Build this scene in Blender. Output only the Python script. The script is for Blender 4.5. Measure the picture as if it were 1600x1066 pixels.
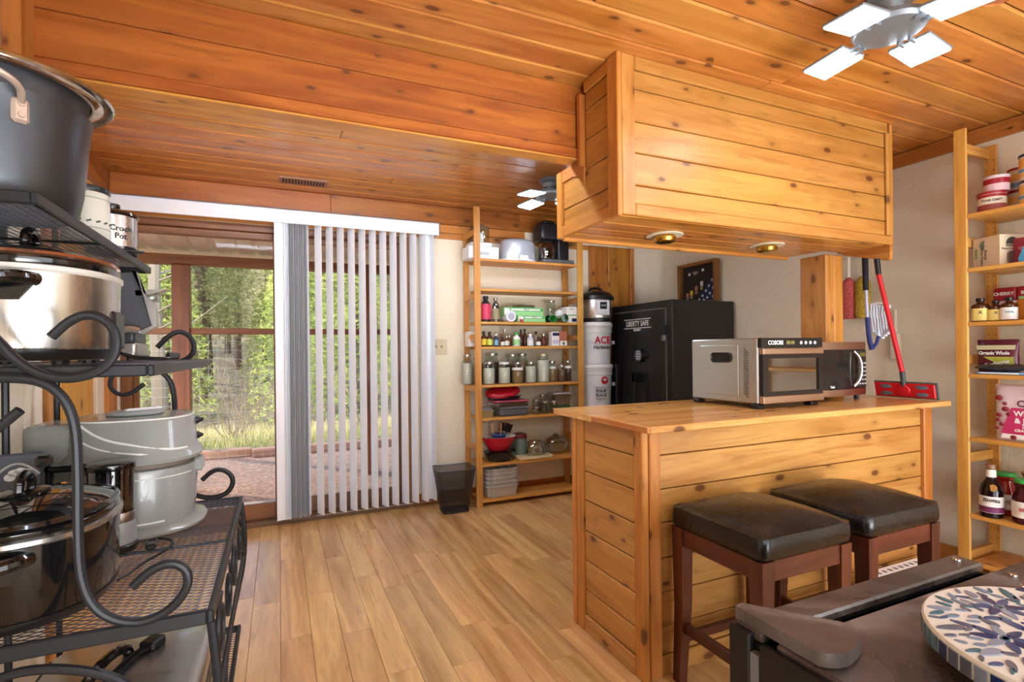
import bpy, math, random
from mathutils import Vector, Matrix
random.seed(7)
for o in list(bpy.data.objects): bpy.data.objects.remove(o)
SC = bpy.context.scene
C = SC.collection
PI = math.pi

# ------------------------------------------------------------------ camera
cam_data = bpy.data.cameras.new('camera')
cam_data.sensor_width = 36.0
cam_data.lens = 817.0 / 1600 * 36
cam_data.shift_y = 14.4 / 1600
cam_data.clip_start = 0.02
cam_data.clip_end = 300
cam = bpy.data.objects.new('camera', cam_data)
C.objects.link(cam)
cam.matrix_world = (Matrix.Translation((0, 0, 1.22)) @ Matrix.Rotation(math.radians(-24.0), 4, 'Z')
                    @ Matrix.Rotation(math.radians(90), 4, 'X') @ Matrix.Rotation(math.radians(-0.643), 4, 'Z'))
SC.camera = cam

# ------------------------------------------------------------------ light and exposure
SC.view_settings.view_transform = 'Standard'
SC.view_settings.look = 'None'
SC.view_settings.gamma = 1.0
SC.view_settings.exposure = 0.84
SC.view_settings.use_curve_mapping = False
world = bpy.data.worlds.new('world'); SC.world = world
world.use_nodes = True
wn = world.node_tree.nodes; wl = world.node_tree.links
bgn = wn['Background']
sky = wn.new('ShaderNodeTexSky'); sky.sky_type = 'NISHITA'
sky.sun_elevation = math.radians(48); sky.sun_rotation = math.radians(200)
sky.sun_disc = False; sky.air_density = 1.0; sky.dust_density = 2.0; sky.ozone_density = 1.0
wl.new(sky.outputs[0], bgn.inputs[0]); bgn.inputs[1].default_value = 0.52
sun_data = bpy.data.lights.new('sun', 'SUN'); sun_data.energy = 2.2; sun_data.angle = math.radians(1.0)
sun_data.color = (1.0, 0.93, 0.82)
sun = bpy.data.objects.new('sun', sun_data); C.objects.link(sun)
sun.rotation_euler = (math.radians(48), 0, math.radians(-135))
def area(name, loc, rot, sx, sy, power, col=(1, 1, 1)):
    d = bpy.data.lights.new(name, 'AREA'); d.shape = 'RECTANGLE'; d.size = sx; d.size_y = sy
    d.energy = power; d.color = col
    o = bpy.data.objects.new(name, d); C.objects.link(o); o.location = loc; o.rotation_euler = rot
    return o
# added cool fill light in front of the windowless rear wall
area('rear_fill_light', (1.4, -1.42, 1.05), (math.radians(90), 0, 0), 3.2, 1.9, 46, (0.84, 0.92, 1.0))
# added fill tilted up from the rear to brighten the ceiling beyond the beam
up_fill = area('window_ground_light', (1.4, -1.40, .75), (math.radians(111), 0, 0), 3.4, 1.3, 26, (0.95, 0.97, 1.0)); up_fill.data.spread = math.radians(70)
LAMP = 18.0      # strength of the LED blades

# ------------------------------------------------------------------ mesh builder
def S(c):
    "sRGB 0-255 to linear"
    return tuple(((v / 255.0) / 12.92 if v <= 10 else (((v / 255.0) + 0.055) / 1.055) ** 2.4) for v in c)

class G:
    def __init__(s, off=(0, 0, 0)):
        s.v = []; s.f = []; s.off = Vector(off)
    def add(s, vs, fs):
        n = len(s.v); s.v += [tuple(Vector(p) - s.off) for p in vs]
        s.f += [tuple(i + n for i in f) for f in fs]; return s
    def box(s, x0, x1, y0, y1, z0, z1, ch=0.0, M=None):
        if x0 > x1: x0, x1 = x1, x0
        if y0 > y1: y0, y1 = y1, y0
        if z0 > z1: z0, z1 = z1, z0
        if ch <= 0:
            vs = [(x, y, z) for x in (x0, x1) for y in (y0, y1) for z in (z0, z1)]
            fs = [(0, 1, 3, 2), (4, 6, 7, 5), (0, 4, 5, 1), (2, 3, 7, 6), (0, 2, 6, 4), (1, 5, 7, 3)]
        else:
            ch = min(ch, (x1 - x0) * .45, (y1 - y0) * .45, (z1 - z0) * .45)
            vs = []; idx = {}
            lo = (x0, y0, z0); hi = (x1, y1, z1)
            for i in (0, 1):
                for j in (0, 1):
                    for k in (0, 1):
                        b = (i, j, k)
                        for a in range(3):
                            p = []
                            for d in range(3):
                                e = hi[d] if b[d] else lo[d]
                                if d != a: e += -ch if b[d] else ch
                                p.append(e)
                            idx[(b, a)] = len(vs); vs.append(tuple(p))
            fs = []
            cen = Vector(((x0 + x1) / 2, (y0 + y1) / 2, (z0 + z1) / 2))
            def face(ids):
                ps = [Vector(vs[i]) for i in ids]
                nrm = (ps[1] - ps[0]).cross(ps[2] - ps[0])
                m = sum(ps, Vector()) / len(ps)
                fs.append(tuple(ids) if nrm.dot(m - cen) > 0 else tuple(reversed(ids)))
            for a in range(3):
                o = [d for d in range(3) if d != a]
                for sd in (0, 1):
                    ids = []
                    for (p, q) in ((0, 0), (1, 0), (1, 1), (0, 1)):
                        b = [0, 0, 0]; b[a] = sd; b[o[0]] = p; b[o[1]] = q
                        ids.append(idx[(tuple(b), a)])
                    face(ids)
                for (p, q) in ((0, 0), (1, 0), (1, 1), (0, 1)):     # edges along axis a
                    b0 = [0, 0, 0]; b1 = [0, 0, 0]; b1[a] = 1
                    b0[o[0]] = b1[o[0]] = p; b0[o[1]] = b1[o[1]] = q
                    face([idx[(tuple(b0), o[0])], idx[(tuple(b1), o[0])], idx[(tuple(b1), o[1])], idx[(tuple(b0), o[1])]])
            for i in (0, 1):
                for j in (0, 1):
                    for k in (0, 1):
                        face([idx[((i, j, k), 0)], idx[((i, j, k), 1)], idx[((i, j, k), 2)]])
        if M is not None: vs = [M @ Vector(p) for p in vs]
        return s.add(vs, fs)
    def rings(s, rings, closed_u=True, cap0=True, cap1=True):
        n = len(rings[0]); base = []
        vs = [p for r in rings for p in r]; fs = []
        for i in range(len(rings) - 1):
            for j in range(n if closed_u else n - 1):
                a = i * n + j; b = i * n + (j + 1) % n
                fs.append((a, b, b + n, a + n))
        if cap0: fs.append(tuple(reversed(range(n))))
        if cap1: fs.append(tuple(range((len(rings) - 1) * n, len(rings) * n)))
        return s.add(vs, fs)
    def lathe(s, prof, c=(0, 0, 0), n=24, sx=1, sy=1, e=2.0, cap0=True, cap1=True, M=None):
        rr = []
        for (r, z) in prof:
            ring = []
            for k in range(n):
                t = 2 * PI * k / n; ct, st = math.cos(t), math.sin(t)
                x = math.copysign(abs(ct) ** (2 / e), ct) * max(r, 1e-4) * sx
                y = math.copysign(abs(st) ** (2 / e), st) * max(r, 1e-4) * sy
                p = Vector((x, y, z))
                if M is not None: p = M @ p
                ring.append(p + Vector(c))
            rr.append(ring)
        return s.rings(rr, True, cap0, cap1)
    def cyl(s, p0, p1, r0, r1=None, n=12, cap=True):
        r1 = r0 if r1 is None else r1
        p0, p1 = Vector(p0), Vector(p1); d = (p1 - p0).normalized()
        u = d.orthogonal().normalized(); w = d.cross(u)
        rr = [[p + (u * math.cos(2 * PI * k / n) + w * math.sin(2 * PI * k / n)) * r for k in range(n)] for p, r in ((p0, r0), (p1, r1))]
        return s.rings(rr, True, cap, cap)
    def tube(s, pts, r, n=8, smooth=0, cap=True, flat=None):
        pts = [Vector(p) for p in pts]
        for _ in range(smooth):
            q = [pts[0]]
            for a, b in zip(pts[:-1], pts[1:]): q += [a * .75 + b * .25, a * .25 + b * .75]
            q.append(pts[-1]); pts = q
        rr = []; u = None
        for i, p in enumerate(pts):
            d = (pts[min(i + 1, len(pts) - 1)] - pts[max(i - 1, 0)])
            if d.length < 1e-9: continue
            d.normalize()
            if u is None: u = d.orthogonal().normalized()
            u = (u - d * u.dot(d))
            u = u.normalized() if u.length > 1e-6 else d.orthogonal().normalized()
            w = d.cross(u)
            ri = r(i / (len(pts) - 1)) if callable(r) else r
            rr.append([p + (u * math.cos(2 * PI * k / n) + w * math.sin(2 * PI * k / n)) * ri for k in range(n)])
        return s.rings(rr, True, cap, cap)
    def prism(s, poly, axis, d0, d1, M=None):
        "poly: 2D points; axis 0/1/2 is the extrusion axis"
        def P(a, b, d): return ((d, a, b), (a, d, b), (a, b, d))[axis]
        n = len(poly)
        vs = [P(a, b, d0) for a, b in poly] + [P(a, b, d1) for a, b in poly]
        if M is not None: vs = [M @ Vector(p) for p in vs]
        fs = [tuple(reversed(range(n))), tuple(range(n, 2 * n))] + [(i, (i + 1) % n, (i + 1) % n + n, i + n) for i in range(n)]
        return s.add(vs, fs)
    def rbox(s, x0, x1, y0, y1, z0, z1, r, n=5, bz=None, M=None, crown=0.0):
        "box with rounded vertical edges and softened top and bottom rims"
        bz = r * .5 if bz is None else bz
        def ring(i, z):
            out = []
            for (cx, cy, a0) in ((x1 - r, y1 - r, 0), (x0 + r, y1 - r, 90), (x0 + r, y0 + r, 180), (x1 - r, y0 + r, 270)):
                for k in range(n + 1):
                    a = math.radians(a0 + 90 * k / n)
                    out.append(Vector((cx + (r - i) * math.cos(a), cy + (r - i) * math.sin(a), z)))
            return out
        lv = []
        for k in range(4):
            a = PI / 2 * k / 3; lv.append((bz * (1 - math.sin(a)), z0 + bz * (1 - math.cos(a))))
        for k in range(4):
            a = PI / 2 * k / 3; lv.append((bz * (1 - math.cos(a)), z1 - bz * (1 - math.sin(a))))
        rr = [ring(min(i, r * .98), z) for i, z in lv]
        if M is not None: rr = [[M @ p for p in q] for q in rr]
        return s.rings(rr)
    def mesh(s, name, smooth=True, ang=35):
        me = bpy.data.meshes.new(name); me.from_pydata(s.v, [], s.f)
        bm_fix(me)
        if smooth:
            me.polygons.foreach_set('use_smooth', [True] * len(me.polygons))
            me.set_sharp_from_angle(angle=math.radians(ang))
        me.update(); return me
    def build(s, name, mat, parent=None, smooth=True, ang=35, label=None):
        me = s.mesh(name, smooth, ang); me.materials.append(mat)
        o = bpy.data.objects.new(name, me); C.objects.link(o)
        if parent is not None: o.parent = parent
        if label: o['label'] = label
        return o
import bmesh
def bm_fix(me):
    b = bmesh.new(); b.from_mesh(me)
    bmesh.ops.recalc_face_normals(b, faces=b.faces); b.to_mesh(me); b.free()

def thing(name, label, cat, loc=(0, 0, 0), rz=0, group=None):
    o = bpy.data.objects.new(name, None); C.objects.link(o); o.empty_display_size = .05
    o.location = loc; o.rotation_euler = (0, 0, rz)
    o['label'] = label; o['category'] = cat
    if group: o['group'] = group
    return o
def tag(o, label, cat, group=None):
    o['label'] = label; o['category'] = cat
    if group: o['group'] = group
    return o
def struct(name, label=None):
    o = bpy.data.objects.new(name, None); C.objects.link(o); o['kind'] = 'structure'
    if label: o['label'] = label
    return o
def skids(o, kind='structure'):
    o['kind'] = kind; return o
def dup(root, loc, rz=None, label=None, group=None):
    r = root.copy(); C.objects.link(r); r.location = loc
    if rz is not None: r.rotation_euler = (0, 0, rz)
    if label: r['label'] = label
    if group: r['group'] = group
    for ch in list(root.children):
        c = ch.copy(); C.objects.link(c); c.parent = r
        for g in list(ch.children):
            d = g.copy(); C.objects.link(d); d.parent = c
    return r
def text(body, size, mat, parent, loc, rot=(0, 0, 0), name='lettering', ext=.0004, align='CENTER', sx=1.0, bold=0.0):
    cu = bpy.data.curves.new(name, 'FONT'); cu.body = body; cu.size = size; cu.extrude = ext
    cu.align_x = align; cu.align_y = 'CENTER'; cu.resolution_u = 2; cu.offset = bold
    tmp = bpy.data.objects.new('tmp', cu)
    me = bpy.data.meshes.new_from_object(tmp); bpy.data.objects.remove(tmp); bpy.data.curves.remove(cu)
    me.materials.clear(); me.materials.append(mat)
    o = bpy.data.objects.new(name, me); C.objects.link(o)
    o.parent = parent; o.location = loc; o.rotation_euler = rot; o.scale = (sx, 1, 1)
    return o

# ------------------------------------------------------------------ materials
def _mat(name):
    m = bpy.data.materials.new(name); m.use_nodes = True
    nt = m.node_tree; b = nt.nodes['Principled BSDF']
    return m, nt, b
def L(nt, a, b): nt.links.new(a, b)
def mth(nt, op, a, b=None, clamp=False):
    n = nt.nodes.new('ShaderNodeMath'); n.operation = op; n.use_clamp = clamp
    for i, v in enumerate((a, b)):
        if v is None: continue
        if isinstance(v, (int, float)): n.inputs[i].default_value = v
        else: L(nt, v, n.inputs[i])
    return n.outputs[0]
def mix(nt, fac, a, b, mode='MIX'):
    n = nt.nodes.new('ShaderNodeMix'); n.data_type = 'RGBA'; n.blend_type = mode
    for i, v in ((0, fac), (6, a), (7, b)):
        if isinstance(v, (int, float)): n.inputs[i].default_value = v
        elif isinstance(v, tuple): n.inputs[i].default_value = (*v[:3], 1)
        else: L(nt, v, n.inputs[i])
    return n.outputs[2]
def coords(nt, scale=(1, 1, 1), rnd=True):
    tc = nt.nodes.new('ShaderNodeTexCoord'); oi = nt.nodes.new('ShaderNodeObjectInfo')
    src = tc.outputs['Object']
    if rnd:
        k = mth(nt, 'MULTIPLY', oi.outputs['Random'], 61.7)
        cb = nt.nodes.new('ShaderNodeCombineXYZ'); L(nt, k, cb.inputs[0]); L(nt, k, cb.inputs[1]); L(nt, k, cb.inputs[2])
        ad = nt.nodes.new('ShaderNodeVectorMath'); ad.operation = 'ADD'; L(nt, src, ad.inputs[0]); L(nt, cb.outputs[0], ad.inputs[1])
        src = ad.outputs[0]
    mp = nt.nodes.new('ShaderNodeVectorMath'); mp.operation = 'MULTIPLY'; L(nt, src, mp.inputs[0]); mp.inputs[1].default_value = scale
    return mp.outputs[0], oi.outputs['Random'], src
def noise(nt, vec, scale, detail=3, rough=.55, dist=0.0):
    n = nt.nodes.new('ShaderNodeTexNoise'); L(nt, vec, n.inputs['Vector']); n.inputs['Scale'].default_value = scale
    n.inputs['Detail'].default_value = detail; n.inputs['Roughness'].default_value = rough; n.inputs['Distortion'].default_value = dist
    return n.outputs[0]
def ramp(nt, fac, stops):
    n = nt.nodes.new('ShaderNodeValToRGB'); L(nt, fac, n.inputs[0])
    el = n.color_ramp.elements
    while len(el) < len(stops): el.new(.5)
    for e, (p, c) in zip(el, stops):
        e.position = p; e.color = (*c[:3], 1)
    return n.outputs[0]
def bump(nt, h, strength, dist, b):
    n = nt.nodes.new('ShaderNodeBump'); n.inputs['Strength'].default_value = strength; n.inputs['Distance'].default_value = dist
    L(nt, h, n.inputs['Height']); L(nt, n.outputs[0], b.inputs['Normal'])
_mc = {}
def wood(name, axis, light, dark, knots=1.0, rough=.42, var=.22, grain=.5, knotcol=(88, 46, 20), bands=9.0):
    key = (name, axis)
    if key in _mc: return _mc[key]
    m, nt, b = _mat(name + '_' + 'xyz'[axis])
    sc = [1.0, 1.0, 1.0]; sc[axis] = .09
    v, rnd, raw = coords(nt, tuple(sc))
    # broad figure of the grain
    n1 = noise(nt, v, bands, 2.5, .5, 1.6)
    base = ramp(nt, n1, [(.30, S(dark)), (.62, S(light))])
    n2 = noise(nt, v, 95, 2, .6)
    base = mix(nt, mth(nt, 'MULTIPLY', n2, .38 * grain), base, S(tuple(c * .62 for c in dark)))
    n3 = noise(nt, v, 26, 3, .55, 2.2)
    streak = mth(nt, 'MULTIPLY', mth(nt, 'SUBTRACT', n3, .52), 3.2, True)
    base = mix(nt, mth(nt, 'MULTIPLY', streak, .55 if knots > 0 else .42), base, S(tuple(c * .66 for c in dark)))
    # per board tone
    val = mth(nt, 'ADD', mth(nt, 'MULTIPLY', rnd, var), 1 - var * .5)
    hs = nt.nodes.new('ShaderNodeHueSaturation'); L(nt, base, hs.inputs['Color']); L(nt, val, hs.inputs['Value'])
    hs.inputs['Saturation'].default_value = 1.0
    r2 = mth(nt, 'FRACT', mth(nt, 'MULTIPLY', rnd, 17.31))
    L(nt, mth(nt, 'ADD', mth(nt, 'MULTIPLY', r2, .012), .498), hs.inputs['Hue'])
    col = hs.outputs[0]
    if knots > 0:
        ks = [13.0, 13.0, 13.0]; ks[axis] = 6.5
        kv = nt.nodes.new('ShaderNodeVectorMath'); kv.operation = 'MULTIPLY'; L(nt, raw, kv.inputs[0]); kv.inputs[1].default_value = ks
        vo = nt.nodes.new('ShaderNodeTexVoronoi'); L(nt, kv.outputs[0], vo.inputs['Vector']); vo.inputs['Scale'].default_value = 1.0
        wob = mth(nt, 'MULTIPLY', noise(nt, raw, 60, 2), .05)
        d = mth(nt, 'ADD', vo.outputs['Distance'], wob)
        sep = nt.nodes.new('ShaderNodeSeparateColor'); L(nt, vo.outputs['Color'], sep.inputs[0])
        size = mth(nt, 'ADD', mth(nt, 'MULTIPLY', sep.outputs[1], .15), .12)
        on = mth(nt, 'GREATER_THAN', sep.outputs[0], 1 - .72 * knots)
        core = mth(nt, 'MULTIPLY', mth(nt, 'SUBTRACT', 1.0, mth(nt, 'DIVIDE', d, size), True), 3.0, True)
        halo = mth(nt, 'SUBTRACT', 1.0, mth(nt, 'DIVIDE', d, mth(nt, 'MULTIPLY', size, 2.0)), True)
        col = mix(nt, mth(nt, 'MULTIPLY', mth(nt, 'MULTIPLY', halo, on), .55), col, S(tuple(c * .72 for c in dark)))
        col = mix(nt, mth(nt, 'MULTIPLY', mth(nt, 'MULTIPLY', core, on), .85), col, S(knotcol))
    L(nt, col, b.inputs['Base Color'])
    b.inputs['Roughness'].default_value = rough
    b.inputs['Specular IOR Level'].default_value = .5
    bump(nt, n2, .12, .002, b)
    _mc[key] = m; return m
def plain(name, c, rough=.5, metal=0.0, spec=.5, trans=0.0, ior=1.45, var=0.0, nz=0.0, nscale=40, bmp=0.0, coat=0.0, alpha=1.0, emit=0.0, lin=False):
    if name in _mc: return _mc[name]
    m, nt, b = _mat(name)
    col = tuple(c) if lin else S(c)
    b.inputs['Base Color'].default_value = (*col, 1)
    b.inputs['Roughness'].default_value = rough; b.inputs['Metallic'].default_value = metal
    b.inputs['Specular IOR Level'].default_value = spec; b.inputs['IOR'].default_value = ior
    b.inputs['Transmission Weight'].default_value = trans
    b.inputs['Coat Weight'].default_value = coat; b.inputs['Alpha'].default_value = alpha
    v, rnd, raw = coords(nt, (1, 1, 1))
    n = noise(nt, v, nscale, 3)
    k = nz if nz > 0 else .04
    out = mix(nt, mth(nt, 'MULTIPLY', n, k), col, tuple(x * .35 for x in col))
    L(nt, out, b.inputs['Base Color'])
    if bmp > 0: bump(nt, n, bmp, .003, b)
    if emit > 0:
        b.inputs['Emission Color'].default_value = (*col, 1); b.inputs['Emission Strength'].default_value = emit
    _mc[name] = m; return m
def glass(name, tint=(245, 250, 250), rough=.0, thin=True, fac=.12):
    "clear pane or jar wall: mostly see-through, with reflections"
    if name in _mc: return _mc[name]
    m = bpy.data.materials.new(name); m.use_nodes = True; nt = m.node_tree; nt.nodes.clear()
    out = nt.nodes.new('ShaderNodeOutputMaterial'); mx = nt.nodes.new('ShaderNodeMixShader')
    tr = nt.nodes.new('ShaderNodeBsdfTransparent'); gl = nt.nodes.new('ShaderNodeBsdfGlossy')
    tr.inputs[0].default_value = (*S(tint), 1); gl.inputs['Roughness'].default_value = rough + .02
    lw = nt.nodes.new('ShaderNodeLayerWeight'); lw.inputs['Blend'].default_value = .35
    f = mth(nt, 'ADD', mth(nt, 'MULTIPLY', lw.outputs['Facing'], fac * 2.2), fac * .35, True)
    L(nt, f, mx.inputs[0]); L(nt, tr.outputs[0], mx.inputs[1]); L(nt, gl.outputs[0], mx.inputs[2]); L(nt, mx.outputs[0], out.inputs[0])
    _mc[name] = m; return m
def brushed(name, c, axis=2, rough=.3):
    if name in _mc: return _mc[name]
    m, nt, b = _mat(name)
    sc = [1, 1, 1]; sc[axis] = 60
    v, rnd, raw = coords(nt, tuple(sc))
    n = noise(nt, v, 4, 2)
    col = mix(nt, mth(nt, 'MULTIPLY', n, .14), S(c), tuple(x * .5 for x in S(c)))
    L(nt, col, b.inputs['Base Color']); b.inputs['Metallic'].default_value = 1
    L(nt, mth(nt, 'ADD', mth(nt, 'MULTIPLY', n, .08), rough - .03), b.inputs['Roughness'])
    _mc[name] = m; return m
# woods: ceiling, beam, cabinet, peninsula, shelves, trims
def w_ceil(a=0): return wood('ceiling_pine', a, (212, 142, 70), (182, 108, 44), 1, .28, .16)
def w_beam(a=0): return wood('beam_pine', a, (176, 100, 36), (140, 68, 18), 1, .42, .18)
def w_cab(a=0): return wood('cabinet_pine', a, (190, 134, 66), (164, 104, 42), .85, .36, .16, .35)
def w_trim(a=0): return wood('trim_pine', a, (202, 132, 62), (176, 102, 40), .5, .42, .16, .5)
def w_pen(a=0): return wood('peninsula_pine', a, (204, 146, 80), (176, 114, 52), .8, .38, .14, .35)
def w_top(a=0): return wood('counter_pine', a, (220, 164, 94), (200, 138, 70), .8, .22, .10, .3)
def w_shelf(a=0): return wood('shelf_pine', a, (218, 158, 80), (196, 128, 56), .4, .42, .14, .4)
def w_floor(a=1): return wood('floor_vinyl_oak', a, (228, 182, 122), (182, 134, 80), 0, .24, .26, 1.0, (96, 60, 36), 7.0)
def w_red(a=2): return wood('stool_cherry', a, (96, 44, 30), (62, 26, 18), 0, .32, .1, .5)
black_metal = plain('black_powder_metal', (38, 40, 44), .42, .3, .5)
white_pl = plain('white_plastic', (226, 227, 228), .4)
black_pl = plain('black_plastic', (22, 22, 24), .32)
steel = brushed('brushed_steel', (188, 186, 182), 2, .28)
chrome = plain('chrome', (210, 210, 212), .12, 1.0)
jar_glass = glass('jar_glass', (232, 240, 236), 0, fac=.16)
# ================================================================== THE ROOM
H = 2.39
XL, XLF, XR, YB, YF = -0.70, -1.0, 3.47, -1.5, 4.10

def plaster_mat():
    m, nt, b = _mat('cream_plaster')
    v, rnd, raw = coords(nt, (1, 1, 1), rnd=False)
    n = noise(nt, raw, 26, 4, .6, .4)
    n2 = noise(nt, raw, 3, 2)
    col = mix(nt, n2, S((226, 214, 188)), S((236, 226, 204)))
    L(nt, col, b.inputs['Base Color']); b.inputs['Roughness'].default_value = .85
    lev = mth(nt, 'MULTIPLY', mth(nt, 'SUBTRACT', n, .45), 4, True)
    bump(nt, lev, .35, .004, b)
    return m
plaster = plaster_mat()

# floor: base slab and the vinyl planks, each a piece
fl = struct('floor')
G().box(-1.05, XR + .05, YB, YF + .12, -.06, -.006).build('subfloor', plain('subfloor', (120, 90, 64), .8), fl)
rf = random.Random(3)
pit = .1215; x = -.128 - pit * 8
while x < XR:
    x1 = min(x + pit, XR); xa = max(x, -1.0)
    y = .55 - rf.random() * .9
    while y < YF:
        y1 = min(y + .92 + rf.uniform(-.02, .02), YF)
        ya = max(y, .35)
        if y1 - ya > .06 and x1 - xa > .02 and not (xa > 1.3 and x1 < 2.9 and ya > 1.6 and y1 < 1.98):
            G().box(xa + .0006, x1 - .0006, ya + .0006, y1 - .0008, -.006, 0, .0012).build('plank', w_floor(), fl)
        y = y1
    x += pit
G().box(XL, XR, YB, .35, -.006, -.0005).build('plank_field', w_floor(), fl)

# ceiling: tongue and groove pine boards running along the room
ce = struct('ceiling')
G().box(-1.05, XR + .05, YB, YF, H + .016, H + .06).build('ceiling_deck', plain('ceiling_deck', (90, 56, 30), .8), ce)
rc = random.Random(11)
yy = YF
while yy > YB:
    y0 = yy - .137
    cuts = [-1.0 if yy > 2.1 else XL]
    if rc.random() < .75: cuts.append(rc.uniform(.2, 3.0))
    cuts.append(XR)
    for a, b_ in zip(cuts[:-1], cuts[1:]):
        G().box(a + .0004, b_ - .0004, y0 + .002, yy - .002, H, H + .016, .007).build('ceiling_plank', w_ceil(0), ce)
    yy = y0

# walls
def wall(name, *bx, mat=None):
    s_ = struct(name); g = G()
    for q in bx: g.box(*q)
    g.build('plaster', mat or plaster, s_); return s_
wall('wall_right', (XR, XR + .12, YB, YF + .12, 0, H + .016))
wall('wall_left', (XL - .12, XL, YB, 2.22, 0, H + .016))
wl_f = wall('wall_left_far', (XLF - .12, XLF, 2.1, YF + .12, 0, H + .016), (XLF - .12, XL - .12, 2.1, 2.2, 0, H))
wall('wall_rear', (XL - .12, XR + .12, YB - .12, YB, 0, H + .016))
wf = wall('wall_front', (1.0, XR, YF, YF + .14, 0, H + .016), (XLF, 1.0, YF, YF + .14, 2.12, H + .016), (XLF - .1, -.93, YF, YF + .14, 0, 2.12))
# yellow pine boards, casing and post at the far end of the left wall
tr = struct('trim_1')
for (y0, y1) in ((2.3, 2.62), (2.62, 2.94), (2.94, 3.26), (3.26, 3.74)):
    G().box(XLF, XLF + .018, y0 + .001, y1 - .001, .09, 2.22, .003).build('wall_board', wood('yellow_pine', 2, (228, 164, 56), (208, 138, 40), .5, .4), tr)
G().box(XLF, XLF + .03, 3.76, 3.90, 0, 2.15, .004).build('casing', plain('cream_casing', (226, 208, 180), .6), tr)
G().box(XLF, XLF + .05, 3.90, 4.09, 0, 2.15, .004).build('jamb_board', w_trim(2), tr)
t2 = struct('trim_2')   # corner post where the left wall steps back, and the post under the beam
G().box(XL - .02, XL + .016, 2.16, 2.235, 0, 2.06, .004).build('corner_board', w_trim(2), t2)
G().box(XL, XL + .045, 1.90, 1.999, 2.0, H, .004).build('beam_post', w_trim(2), t2)
# ceiling trims
t3 = struct('trim_3')
for (y0, y1) in ((YB, -.2), (-.2, 1.62), (1.62, 4.08)):
    G().box(XR - .022, XR, y0, y1 - .001, H - .085, H - .004, .003).build('ceiling_trim_board', w_trim(1), t3)
G().box(XLF, XLF + .022, 2.12, 4.08, H - .16, H, .003).build('ceiling_trim_board', w_beam(1), t3)
t4 = struct('trim_4')
for (a, b_) in ((XLF + .023, .36), (.361, 1.9), (1.901, XR - .023)):
    G().box(a, b_, YF - .024, YF, H - .145, H - .002, .003).build('head_board', w_beam(0), t4)
G().box(XLF + .023, 1.95, YF - .020, YF, H - .215, H - .148, .003).build('head_board', w_trim(0), t4)
G().box(XLF + .023, 3.0, YF - .016, YF, H - .262, H - .218, .003).build('head_board', w_trim(0), t4)
# baseboards
bb = struct('baseboard_right')
G().box(XR - .016, XR, YB, 4.1, 0, .088, .004).build('baseboard_board', w_trim(1), bb)
bb = struct('baseboard_front')
G().box(1.0, XR - .017, YF - .016, YF, 0, .088, .004).build('baseboard_board', w_beam(0), bb)
bb = struct('baseboard_left')
G().box(XL, XL + .016, YB, 2.2, 0, .088, .004).build('baseboard_board', w_trim(1), bb)
# wooden boards on the front wall beside the shelf
t5 = struct('trim_5')
for (a, b_) in ((2.60, 2.80), (2.802, 3.035)):
    G().box(a, b_, YF - .03, YF, 0, H - .22, .004).build('column_board', wood('column_pine', 2, (196, 128, 52), (160, 92, 30), .6, .4, .2), t5)
G().box(3.037, 3.083, YF - .05, YF, 0, H - .22, .004).build('column_edge', w_trim(2), t5)

# beam across the room
bm_ = struct('trim_6', 'boxed pine beam crossing the ceiling')
for (z0, z1, yf, m_) in ((2.262, H - .001, 1.996, w_beam(0)), (2.112, 2.260, 1.996, w_beam(0)), (2.068, 2.110, 1.984, w_beam(0))):
    G().box(XLF, XR, yf, 2.02, z0, z1, .004).build('beam_board', m_, bm_)
G().box(XLF, XR, 1.99, 2.066, 2.058, 2.067, .002).build('beam_bottom_board', w_ceil(0), bm_)
G().box(XLF, XR, 2.022, 2.06, 2.068, H - .001, 0).build('beam_core', w_beam(0), bm_)

# ------------------------------------------------------------------ sliding glass door
door_wood = wood('door_stain', 2, (142, 92, 54), (112, 68, 36), 0, .45, .1)
door_wood_x = wood('door_stain', 0, (142, 92, 54), (112, 68, 36), 0, .45, .1)
pane = glass('window_pane', (252, 254, 254), 0, fac=.006)
dr = struct('door_1')
G().box(-.93, -.875, YF - .02, YF + .14, .0, 2.12, .003).build('jamb', door_wood, dr)
G().box(.92, 1.0, YF - .02, YF + .14, .0, 2.12, .003).build('jamb', door_wood, dr)
G().box(-.874, .919, YF - .005, YF + .14, 2.075, 2.125, .003).build('door_head', door_wood_x, dr)
G().box(-.874, .919, YF - .03, YF + .14, 0, .035, .003).build('sill', plain('dark_bronze', (110, 82, 58), .5), dr)
def sash(x0, x1, y0):
    g = G(); w = .06
    g.box(x0, x0 + w * .5, y0, y0 + .035, .036, 2.074, .003); g.box(x1 - w, x1, y0, y0 + .035, .036, 2.074, .003)
    sf = g.build('sash_stile', door_wood, dr)
    G().box(x0 + w * .5, x1 - w, y0, y0 + .035, .036, .145, .003).box(x0 + w * .5, x1 - w, y0, y0 + .035, 2.03, 2.074, .003).build('sash_rail', door_wood_x, dr)
    G().box(x0 + w * .5 - .004, x1 - w + .004, y0 + .015, y0 + .021, .143, 2.034).build('pane', pane, dr)
sash(-.874, .025, YF + .03)
sash(-.03, .918, YF + .08)
G().cyl((-.02, YF + .028, .045), (-.02, YF + .0275, .045), .004).build('screw', black_pl, dr)

# ------------------------------------------------------------------ ceiling vent
vt = thing('ceiling_vent', 'brown slotted metal vent in the ceiling above the door blind', 'vent', (.165, 3.84, H - .008))
G().box(-.155, .155, -.075, .075, 0, .007, .002).build('vent_frame', plain('vent_brown', (168, 128, 104), .5, .3), vt)
g = G()
for i in range(14):
    g.box(-.135 + i * .0195, -.135 + i * .0195 + .012, -.045, .045, -.0012, .0005)
skids(g.build('slot', plain('vent_slot', (62, 40, 28), .8), vt), 'stuff')

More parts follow.
